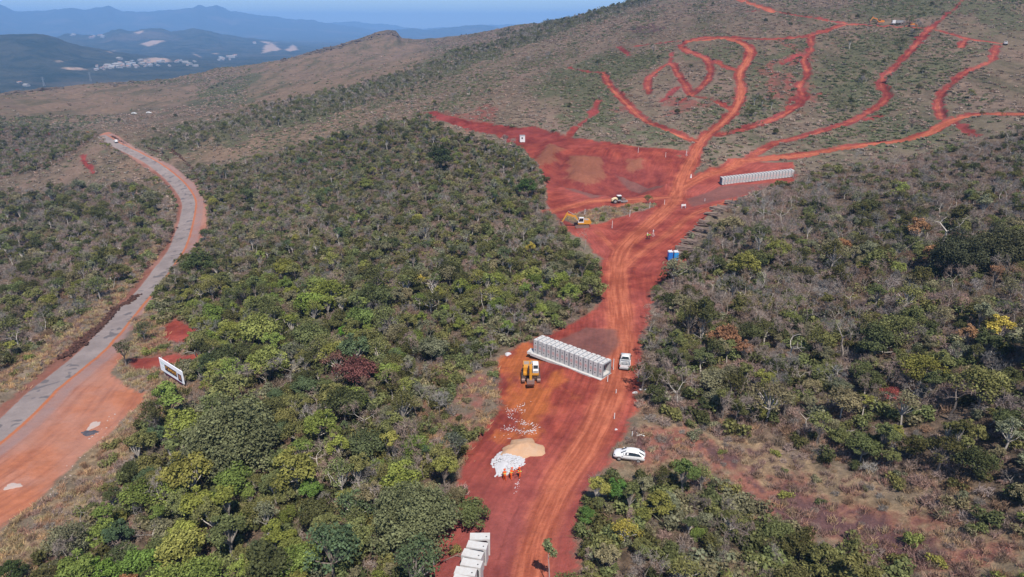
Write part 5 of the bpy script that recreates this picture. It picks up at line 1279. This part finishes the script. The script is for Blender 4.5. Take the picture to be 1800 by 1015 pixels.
STK = [(1078,647,2.1,'white stake beside the open end of the near culvert row'), (1068,668,1.1,'short white stake in front of the near culvert row end'), (1122,668,2.4,'white stake at the woodland edge below the pickup'), (1111,766,.8,'short stake behind the white hatchback'),
       (1076,399,2.2,'left stake on the bank right of the small yellow excavator'), (1107,379,2.0,'middle stake on the bank between excavator and track junction'), (1142,365,2.0,'stake on the bank right of the compactor'), (1168,358,1.6,'stake beside the track junction'), (1028,378,1.8,'stake standing just behind the small yellow excavator'),
       (1122,266,2.0,'stake on the upper rim of the pit, left one'), (1170,275,1.9,'stake on the upper rim of the pit, right one'), (1083,688,.7,'tiny stake on the right side of the track below the culverts'), (1239,352,.9,'small white peg right of the track junction'), (763,990,1.7,'white stake among fallen branches left of the lowest culverts'), (1080,733,1.0,'thin pale stick at the right edge of the track')]
for px, py, h, lab in STK:
    p = G(px, py); t = tag(MB().tube((0, 0, -.2), (.02, 0, h), .075, .06, 6).build('marker_stake', M_WHT), lab, 'stake', 'white marker stakes'); t.location = p
for px, py, lab in ((1206.5, 273, 'white survey tripod with pole at the top of the pit rim'), (1148, 414, 'small white survey tripod beside the workers in lime vests')):
    p = G(px, py); t = thing('survey_tripod', p, .3, lab, 'tripod', 'survey tripods')
    for k in range(3):
        a = k*2.094; MB().tube((.55*math.cos(a), .55*math.sin(a), 0), (0, 0, 1.35), .045, .035, 6).build('leg', M_WHT, t)
    MB().box((0, 0, 1.5), (.3, .26, .34)).build('instrument_head', M_WHT, t, .03); MB().tube((0, 0, 1.5), (0, 0, 2.6 if px > 1200 else 1.9), .04).build('pole', M_WHT, t)
p = G(1201.5, 364); t = thing('barrier_sign', p, .2, 'small white barrier board on legs beside the track junction', 'barrier'); MB().box((0, 0, .95), (1.5, .08, .6)).build('board', M_WHT, t)
for s in (-1, 1): MB().box((s*.6, 0, .35), (.08, .5, .7)).build('leg', M_WHT, t)
p = G(1214.5, 312); t = thing('traffic_cone', p, 0, 'white and pink cone at the junction of the upper tracks', 'cone'); MB().box((0, 0, .04), (.7, .7, .08)).build('base', M_ORC, t); MB().tube((0, 0, .08), (0, 0, 1.5), .33, .10).build('cone', M_WHT, t)
p = G(1126, 765); t = thing('ground_marker', (p.x, p.y, p.z+.06), .3, 'large white X-shaped ground marker right of the track above the white hatchback', 'marker')
MB().box((0, 0, .02), (1.5, .2, .03), rz=.15).build('plank', M_WHT, t); MB().box((0, 0, .045), (1.35, .2, .02), rz=-1.0).build('plank', M_WHT, t)

# ------------------------------------------------------------------ billboard
bl = Vector(unproj(284.4, 652.2, 1.0)).to_3d(); br = Vector(unproj(323.8, 673.4, 1.0)).to_3d(); dd = (br-bl); wb = dd.length; rb = math.atan2(dd.y, dd.x); hb = 2.6
print('BILLBOARD width', wb)
p = (bl+br)/2; zg = float(gz(bl.x, bl.y))*.5+float(gz(br.x, br.y))*.5; t = thing('billboard', (p.x, p.y, zg), rb, 'white billboard with yellow lettering on a dark panel beside the orange lay-by', 'billboard')
zb_ = 1.0; MB().box((0, 0, zb_+hb/2), (wb, .14, hb)).build('panel', M_SIGN, t)
m = MB()
for k in range(4): m.box((-wb*.42+k*wb*.28, .16, (zb_+hb)/2), (.14, .14, zb_+hb+.6))
m.build('post', M_PALE, t)
MB().box((0.3, .05, zb_-.25), (wb*.66, .08, .38)).build('lower_board', M_MAROON, t)
f = -.075
MB().box((-wb*.02, f, zb_+hb*.46), (wb*.52, .02, hb*.46)).build('dark_print', M_SIGND, t)
MB().box((-wb*.37, f, zb_+hb*.72), (wb*.16, .02, hb*.07)).box((-wb*.37, f, zb_+hb*.60), (wb*.12, .02, hb*.04)).box((-wb*.37, f, zb_+hb*.35), (wb*.13, .02, hb*.05)).box((-wb*.10, f, zb_+hb*.16), (wb*.3, .02, hb*.04)).build('green_print', M_SIGNG, t)
MB().box((wb*.36, f, zb_+hb*.36), (wb*.16, .02, hb*.56)).build('picture_print', M_SIGND, t); MB().box((wb*.36, f-.012, zb_+hb*.40), (wb*.09, .01, hb*.34)).build('picture_print', M_SIGNB, t)
cu = bpy.data.curves.new('lettering', 'FONT'); cu.body = 'ITAMAX'; cu.align_x = 'CENTER'; cu.align_y = 'CENTER'; cu.extrude = .012; cu.size = hb*.40; cu.offset = 0.0; cu.space_character = 1.25
tmp = bpy.data.objects.new('tmp', cu); COL.objects.link(tmp); dg = bpy.context.evaluated_depsgraph_get(); dg.update(); me = bpy.data.meshes.new_from_object(tmp.evaluated_get(dg)); bpy.data.objects.remove(tmp); bpy.data.curves.remove(cu)
me.materials.clear(); me.materials.append(M_SIGNY); o = bpy.data.objects.new('lettering', me); COL.objects.link(o); o.parent = t; o.location = (-wb*.02, f-.016, zb_+hb*.46); o.rotation_euler = (math.pi/2, 0, 0)
xs = [v.co.x for v in me.vertices]; o.scale = (wb*.46/(max(xs)-min(xs)), .95, 1)

# ------------------------------------------------------------------ heaps, logs, stones
def blob(name, mat, loc, rx, ry, h, seed, n=22, flat=False):
    g = np.random.default_rng(seed); m = MB(); vs = []
    for i in range(n+1):
        row = []
        for j in range(28):
            q = i/n; a = j/28*6.283; edge = 1+.18*math.sin(a*3+seed)+.10*math.sin(a*7+seed*2)+.35*float(vnoise(math.cos(a)*2.5+seed, math.sin(a)*2.5, 7))
            x = math.cos(a)*q*rx*edge; y = math.sin(a)*q*ry*edge
            z = h*max(0, (1-q**1.6))*(1+.35*float(vnoise(x*1.3+seed, y*1.3, 3))) + .10*h*float(vnoise(x*5, y*5, 4)) + (.03 if q < 1 else -.25)
            zz = float(gz(loc[0]+x, loc[1]+y))-loc[2]
            row.append(m.b.verts.new((x, y, z+zz)))
        vs.append(row)
    for i in range(n):
        for j in range(28):
            f_ = (vs[i][j], vs[i][(j+1) % 28], vs[i+1][(j+1) % 28], vs[i+1][j])
            m.b.faces.new(f_)
    o = m.build(name, mat, None, 0, True); o.location = loc; return o
p = G(918, 787); tag(blob('sand_pile', M_SAND, p, 3.2, 2.5, .95, 3), 'low tan sand pile on the left side of the red track', 'sand pile')
def stones(name, label, pts, s0, s1, mat, lump=0.0):
    g = np.random.default_rng(len(pts)); m = MB()
    for x, y, hh in pts:
        s = g.uniform(s0, s1); z = float(gz(x, y))+hh
        r = bmesh.ops.create_icosphere(m.b, subdivisions=1, radius=s)
        q = Matrix.Rotation(g.uniform(0, 6), 3, 'Z'); sx = Vector((g.uniform(.7, 1.4), g.uniform(.7, 1.2), g.uniform(.45, .8)))
        for v in r['verts']: v.co = q @ Vector((v.co.x*sx.x, v.co.y*sx.y, v.co.z*sx.z))*(1+g.uniform(-.15, .15)) + Vector((x, y, z))
    o = m.build(name, mat); o['kind'] = 'stuff'; o['label'] = label; return o
g5 = np.random.default_rng(5); pts = []
HEAP = world_line([(864,808),(878,795),(895,788),(910,797),(922,800),(922,812),(905,822),(888,832),(872,834),(880,822),(868,818),(864,808)], 20)
for k in range(900):
    q = g5.uniform(HEAP.min(0), HEAP.max(0)); d_ = sd_poly(q[None], HEAP, 10)[0]
    if d_ > -.15: pts.append((q[0], q[1], min(max(d_, 0), 1.4)*.28))
hp = G(893, 808); tag(blob('stone_heap', M_WSTONE, hp, 2.0, 2.2, .3, 8), 'white crushed-stone heap touching the near side of the sand pile', 'stone heap')
stones('crushed_stone', 'white crushed stones strewn over the heap beside the sand pile', pts, .06, .20, M_WSTONE)
pts = []
for line, n, sp in (([(882,748),(900,750),(918,755),(935,757),(942,748),(936,740)], 260, .35), ([(892,728),(905,735),(920,740),(938,742)], 130, .3), ([(890,716),(905,722),(915,712),(928,706)], 90, .35), ([(905,862),(909,848),(914,842)], 40, .2), ([(915,716),(921,722)], 25, .25), ([(876,765),(884,752),(903,770)], 14, .8)):
    L = world_line(line, 8)
    for k in range(n):
        i = g5.integers(0, len(L)-1); q = L[i]+(L[i+1]-L[i])*g5.random()+g5.normal(size=2)*sp; pts.append((q[0], q[1], 0))
stones('strewn_gravel', 'pale gravel strewn in streaks on the orange earth above the sand pile', pts[::2], .04, .10, M_WSTONE)
pts = []
for line, n, sp in (([(150,770),(165,762),(185,748),(205,722)], 20, .8), ([(80,880),(95,858),(120,830),(150,800),(175,770)], 34, .7), ([(215,745),(235,720),(262,700)], 16, .8), ([(62,652),(70,648)], 4, .3), ([(35,678),(30,682)], 4, .3), ([(205,800),(165,830)], 6, .8)):
    L = world_line(line, 8)
    for k in range(n):
        i = g5.integers(0, len(L)-1); q = L[i]+(L[i+1]-L[i])*g5.random()+g5.normal(size=2)*sp; pts.append((q[0], q[1], 0))
stones('rubble', 'pale bits of rubble along the outer edge of the orange lay-by', pts, .05, .16, M_PALE)
M_DUG = paint('dug_earth', (.060, .032, .026), .95, .05, grime=.6, gcol=(.13, .065, .05), gscale=1.5)
pts = []
for line, n, sp in (([(240,517),(226,528),(206,537),(184,562),(160,584),(140,602),(122,618),(108,627)], 620, .55), ([(308,398),(296,420),(272,450),(255,472)], 160, .35), ([(300,262),(318,278),(338,298),(352,318),(360,338)], 260, .5), ([(262,262),(280,268),(297,282)], 90, .5), ([(196,238),(210,246),(222,252)], 60, .5)):
    L = world_line(line, 8)
    for k in range(n):
        i = g5.integers(0, len(L)-1); q = L[i]+(L[i+1]-L[i])*g5.random()+g5.normal(size=2)*sp; pts.append((q[0], q[1], g5.uniform(-.1, .35)))
stones('dug_earth', 'dark jagged clods of dug earth heaped along the ditch beside the grey road', pts, .15, .48, M_DUG)
p = G(155, 757); tag(blob('ash_heap', M_SHEET, p, 1.3, .8, .16, 12), 'flat dark ash heap on the orange lay-by', 'ash heap')
p = G(163, 744); tag(blob('lime_patch', M_PALE, p, .8, 1.4, .03, 13), 'whitish dusty patch just behind the dark ash heap', 'patch')
p = G(20, 850); tag(blob('lime_patch', M_PALE, p, 1.3, .7, .04, 14), 'bright white patch of lime on the orange lay-by at the left edge', 'patch')
for px, py, s, lab in ((1117, 688, .38, 'white filled sack lying at the track edge below the pickup'), (1126, 683, .22, 'small white lump right of the filled sack'), (1135, 684, .2, 'second small white lump farther right of the filled sack'), (893, 621, .5, 'grey-white rubble lump at the woodland edge left of the near culverts'), (725, 772, .28, 'white lump in the brown scrub left of the sand pile'), (1083, 752, .18, 'pinkish white lump at the right edge of the track')):
    p = G(px, py); o = tag(blob('white_sack', M_WSTONE, p, s*1.3, s, s*.8, int(px), 6), lab, 'sack'); 
g6 = np.random.default_rng(6); log_me = None
names = ['lowest log stack, right behind the blue toilets', 'second log stack up from the blue toilets', 'third log stack up from the blue toilets', 'fourth log stack up from the blue toilets', 'fifth log stack up from the blue toilets', 'log stack just below the bare red bank in the pile line', 'log stack just above the bare red bank in the pile line', 'third log stack from the top of the pile line', 'second log stack from the top of the pile line', 'uppermost log stack, nearest the far culvert row']
for k, (px, py) in enumerate(LOGPX):
    nl = 7; p = G(px+5, py); t = thing('log_stack', p, R(-30+g6.uniform(-8, 8)), names[k], 'log stack', 'log stacks along the woodland edge')
    for lay in range(3):
        for j in range(nl-lay):
            if log_me is None:
                o = MB().tube((-2.1, 0, 0), (2.1, .04, .03), .17, .12, 7).build('log', M_WOOD, t); log_me = o.data
            else: o = bpy.data.objects.new('log', log_me); COL.objects.link(o); o.parent = t
            o.location = (g6.uniform(-.35, .35), (j-(nl-lay)/2)*.36+g6.normal()*.04, .15+lay*.34+g6.uniform(-.08, .12)); o.rotation_euler = (g6.uniform(0, 6), g6.uniform(-.14, .14), g6.uniform(-.5, .5)); o.scale = (g6.uniform(.55, 1.2), g6.uniform(.7, 1.3), g6.uniform(.7, 1.3))
for k, (px, py, L_, rz_, lab) in enumerate(((778, 985, 3.2, .5, 'long bare fallen branch left of the lowest culverts'), (770, 945, 2.2, 1.8, 'short fallen branch at the woodland edge above the stake'), (800, 975, 2.0, -.3, 'pale fallen branch touching the small shrub by the culverts'), (1372, 800, 2.8, .1, 'pale fallen trunk on the dry slope at the right'))):
    g = np.random.default_rng(60+k); p = G(px, py); t = thing('fallen_branch', (p.x, p.y, p.z+.1), rz_, lab, 'branch', 'fallen branches')
    m = MB().tube((0, 0, .05), (L_, .2, .12), .07, .04, 6); m.build('limb', M_WOOD, t)
    m = MB()
    for q in range(6): a = (L_*g.uniform(.3, 1), .1, .1); m.tube(a, (a[0]+g.uniform(.2, .8), a[1]+g.uniform(-.8, .8), g.uniform(.1, .5)), .03, .012, 4)
    m.build('twig', M_WOOD, t)
# the slender tree standing alone on the track
p = G(966, 1033); top = Vector(unproj(962, 957, 5.8)).to_3d(); t = thing('tree', p, 0, 'slender lone tree with a tall thin pale trunk standing on the red track', 'tree')
m = MB(); q0 = Vector((0, 0, 0)); H_ = 6.6
for k in range(8):
    q1 = Vector((-.28*((k+1)/8)**1.5, .10*((k+1)/8), H_*(k+1)/8*.86)); m.tube(q0, q1, .075*(1-k*.07), .075*(1-(k+1)*.07), 7); q0 = q1
m.build('trunk', M_PALE, t)
g = np.random.default_rng(77); cb = Buf(); n = 620; cc = np.array([[-.35, .1, 5.9], [-.1, .15, 5.4], [.3, .0, 5.0], [-.3, 0, 6.4]]); k = g.integers(0, 4, n); d = unit(g.normal(size=(n, 3))); leaves(cb, g, cc[k]+d*g.uniform(.15, .55, n)[:, None], .17, up=.3, outward=d)
o = bpy.data.objects.new('crown', cb.mesh('crown', M_LEAF)); COL.objects.link(o); o.parent = t; o['tint'] = [.17, .19, .09]
p = G(800, 968); o = place_mesh(VAR['shrub1'][1], 'bush', p, 0., .6, (.20, .17, .06)); tag(o, 'small olive shrub growing against the lowest culvert row', 'bush')

# ------------------------------------------------------------------ people
def person(loc, rz, label, suit, vest=None, lean=0.0, arms=(.35, .35), helmet=None, stride=.12, scale=1.0):
    t = thing('person', loc, rz, label, 'person'); t.scale = (scale,)*3
    V = []; E = []; Rr = []
    def v(p, r, par=None):
        V.append(p); Rr.append(r)
        if par is not None: E.append((par, len(V)-1))
        return len(V)-1
    sl = math.sin(lean)
    pel = v((0, 0, .95), .15); ab = v((sl*.15, 0, 1.12), .14, pel); ch = v((sl*.35, 0, 1.33), .17, ab); nk = v((sl*.52, 0, 1.50), .06, ch); hd = v((sl*.60, 0, 1.62), .095, nk); v((sl*.66, 0, 1.72), .09, hd)
    for s in (-1, 1):
        hip = v((0, s*.10, .90), .10, pel); kn = v((s*stride*.6+.03, s*.12, .50), .070, hip); an = v((s*stride, s*.12, .09), .048, kn); v((s*stride+.16, s*.13, .04), .045, an)
        sh = v((sl*.42, s*.19, 1.42), .07, ch); el = v((sl*.42+.05+arms[0 if s < 0 else 1]*.15, s*.27, 1.15), .048, sh); wr = v((sl*.42+.12+arms[0 if s < 0 else 1]*.55, s*.24, .98+arms[0 if s < 0 else 1]*.25), .034, el); pa = v((V[wr][0]+.05, s*.235, V[wr][2]-.06), .034, wr)
        for q in range(5):
            fx = V[pa][0]+(.03 if q else .0); fy = V[pa][1]+(q-2)*.020*s; L_ = (.05, .075, .08, .075, .06)[q]
            f1 = v((fx+.01, fy, V[pa][2]-L_*.5), .009, pa); v((fx-.003, fy, V[pa][2]-L_), .008, f1)
    me = bpy.data.meshes.new('body'); me.from_pydata(V, E, []); o = bpy.data.objects.new('body', me); COL.objects.link(o)
    sk = o.modifiers.new('skin', 'SKIN'); sv = me.skin_vertices[0].data
    for i, r in enumerate(Rr): sv[i].radius = (r, r); sv[i].use_root = (i == 0)
    o.modifiers.new('sub', 'SUBSURF').levels = 1
    dg = bpy.context.evaluated_depsgraph_get(); m2 = bpy.data.meshes.new_from_object(o.evaluated_get(dg)); bpy.data.objects.remove(o); m2.name = 'body'
    m2.materials.clear(); [m2.materials.append(q) for q in (suit, M_SKIN, M_BLK)]
    for f_ in m2.polygons:
        c = f_.center; f_.use_smooth = True
        f_.material_index = 1 if (c.z > 1.50 or (abs(c.y) > .17 and c.x > sl*.42+.10+min(arms)*.5 and c.z < 1.3)) else (2 if c.z < .13 else 0)
    b = bpy.data.objects.new('body', m2); COL.objects.link(b); b.parent = t
    hx = sl*.64; m = MB()
    bmesh.ops.create_uvsphere(m.b, u_segments=12, v_segments=8, radius=.135)
    for q in m.b.verts: q.co = Vector((q.co.x*1.05, q.co.y, max(q.co.z, -.02))) + Vector((hx, 0, 1.715))
    m.tube((hx+.04, 0, 1.70), (hx+.04, 0, 1.715), .17, n=14); m.build('helmet', helmet or M_ORC, t, 0, True)
    m = MB(); m.box((hx+.105, 0, 1.62), (.04, .03, .05)); m.build('nose', M_SKIN, t); MB().box((hx+.095, .04, 1.655), (.015, .03, .015)).box((hx+.095, -.04, 1.655), (.015, .03, .015)).build('eye', M_NAVY, t); MB().box((hx+.09, 0, 1.575), (.015, .05, .012)).build('mouth', M_REDL, t)
    if vest:
        m = MB().box((sl*.25, 0, 1.22), (.34, .42, .48), ry=lean*.6, taper=.95); m.build('vest', vest, t, .05, True)
    else:
        m = MB().box((sl*.25, 0, 1.16), (.345, .40, .06), ry=lean*.6); m.build('reflective_band', M_LIMEC, t, .01)
    return t
for px, py, rz_, ln, ar, lab in ((887.5, 841, 100, .25, (.5, .2), 'left worker in orange clothing by the white stone heap'), (898, 840, 60, .5, (.7, .6), 'middle worker in orange stooping by the white stone heap'), (914, 838, 200, .1, (.8, .8), 'right worker in orange with raised arms by the white stone heap')):
    p = G(px, py); person(p, R(rz_), lab, M_ORC, None, ln, ar, M_ORC)
for px, py, rz_, lab in ((1137.5, 419, -60, 'left worker in lime vest standing on the red track'), (1142, 418.5, 200, 'right worker in lime vest standing on the red track')):
    p = G(px, py); person(p, R(rz_), lab, M_NAVY, M_LIMEC, .1, (.3, .5), M_ORC if px > 1140 else M_WHT)

# ------------------------------------------------------------------ far town, pylons, rim rocks
def house_mesh(roofm, w_, d, h):
    m = MB(); m.box((0, 0, h/2), (w_, d, h)); me_o = m.build('house', M_TOWN); me_o.data.materials.append(roofm)
    b = bmesh.new(); b.from_mesh(me_o.data)
    v = [b.verts.new(q) for q in ((-w_*.53, -d*.55, h), (w_*.53, -d*.55, h), (w_*.53, d*.55, h), (-w_*.53, d*.55, h), (-w_*.53, 0, h+d*.22), (w_*.53, 0, h+d*.22))]
    for ff in ((0, 1, 5, 4), (2, 3, 4, 5), (1, 2, 5), (3, 0, 4)): b.faces.new([v[q] for q in ff]).material_index = 1
    b.to_mesh(me_o.data); b.free(); return me_o.data
g7 = np.random.default_rng(70)
M_TOWN = paint('pale_plaster', (.30, .285, .265), .9, .1, grime=.2)
HM = [house_mesh(M_ROOF, 16, 11, 5), house_mesh(M_TOWN, 26, 15, 7), house_mesh(M_CONCG, 20, 13, 6), house_mesh(M_ROOF, 12, 10, 9)]
for o in [o for o in COL.objects if o.name.startswith('house')]: bpy.data.objects.remove(o)
TOWN = [([(168,121),(200,119),(240,118)], 34, 2.4, 'in the pale town strip, left part'), ([(205,113),(240,116),(290,112),(345,110)], 46, 3.4, 'in the pale town strip, right part'), ([(122,62),(130,63)], 4, 1.2, 'on the crest of the second hill'), ([(160,66),(185,65)], 7, 2.0, 'on the saddle of the second hill'), ([(385,104),(415,102)], 12, 2.2, 'at the foot of the white cuttings'), ([(30,148),(48,150)], 3, 2, 'alone in the dark valley at the left'), ([(445,75),(450,80)], 2, 1, 'near the pale far quarry')]
for line, n, sp, where in TOWN:
    for k in range(n):
        q = g7.random()*(len(line)-1); i = int(q); fr_ = q-i; px = line[i][0]+(line[i+1][0]-line[i][0])*fr_; py = line[i][1]+(line[i+1][1]-line[i][1])*fr_+g7.normal()*sp*.9
        x, y = unproj(px, py)
        if math.hypot(x, y) < 1900: continue
        o = bpy.data.objects.new('house', HM[int(g7.integers(4))]); COL.objects.link(o); s_ = math.hypot(x, y)/3200; o.location = (x, y, float(gz(x, y))-.5); o.rotation_euler = (0, 0, g7.uniform(0, 3)); o.scale = (min(s_, 1.8)*g7.uniform(.6, 1.0),)*3
        tag(o, ['tiny house with clay-coloured roof ', 'long white building ', 'flat grey-roofed building ', 'tall narrow pale house '][HM.index(o.data)]+where, 'house', 'far houses '+where)
def pylon(px, py, h, lab):
    p = G(px, py); t = thing('power_pylon', p, .4, lab, 'pylon', 'power pylons'); m = MB()
    for sx in (-1, 1):
        for sy in (-1, 1): m.tube((sx*h*.08, sy*h*.08, 0), (sx*h*.015, sy*h*.015, h), .22, .14, 4)
    for k in range(7):
        a = h*.08*(1-k/7*.8); b = h*.08*(1-(k+1)/7*.8); z0 = h*k/7; z1 = h*(k+1)/7
        for s in (-1, 1): m.tube((-a, s*a, z0), (b, s*b, z1), .12, .12, 4); m.tube((s*a, -a, z0), (s*b, b, z1), .12, .12, 4)
    m.build('tower', M_CONCG, t); m = MB()
    for z in (.72, .84, .95): m.tube((-h*.16, 0, h*z), (h*.16, 0, h*z), .2, .2, 4)
    m.build('cross_arm', M_CONCG, t)
pylon(78, 152, 26, 'left of the two faint pylons rising behind the brown ridge'); pylon(160, 144, 28, 'right of the two faint pylons rising behind the brown ridge')
rk = []
for s in range(4):
    g = np.random.default_rng(200+s); m = MB(); r = bmesh.ops.create_icosphere(m.b, subdivisions=2, radius=1)
    for v in r['verts']: v.co = Vector((v.co.x*2.4, v.co.y*1.2, v.co.z*.85))*(1+.45*float(vnoise(v.co.x*2+s*9, v.co.y*2+v.co.z*3, s)))
    o = m.build('rock', M_ROCK); rk.append(o.data); bpy.data.objects.remove(o)
RIM = [([(490,101),(520,95),(560,88),(580,82),(600,78),(630,70),(660,60),(692,53)], 90, 2.6, 'along the rim of the flat-topped brown ridge'), ([(690,53),(697,62)], 6, 1.5, 'at the tip of the flat-topped ridge'), ([(185,143),(200,149),(240,140),(290,137)], 22, 1.6, 'along the notch of the far left brown ridge'), ([(15,163),(60,158),(110,153)], 14, 1.4, 'on the crest of the far left brown ridge')]
for line, n, sp, where in RIM:
    for k in range(n):
        q = g7.random()*(len(line)-1); i = int(q); fr_ = q-i; px = line[i][0]+(line[i+1][0]-line[i][0])*fr_; py = line[i][1]+(line[i+1][1]-line[i][1])*fr_+1.5+abs(g7.normal())*sp
        x, y = unproj(px, py)
        if math.hypot(x, y) > 1700: continue
        o = bpy.data.objects.new('rock', rk[int(g7.integers(4))]); COL.objects.link(o); o.location = (x, y, float(gz(x, y))+.2); o.rotation_euler = (g7.uniform(-.3, .3), g7.uniform(-.3, .3), g7.uniform(0, 6)); o.scale = (g7.uniform(.8, 3.6), g7.uniform(.8, 2.4), g7.uniform(.9, 2.6))
        tag(o, 'dark rock '+where, 'rock', 'rocks '+where)
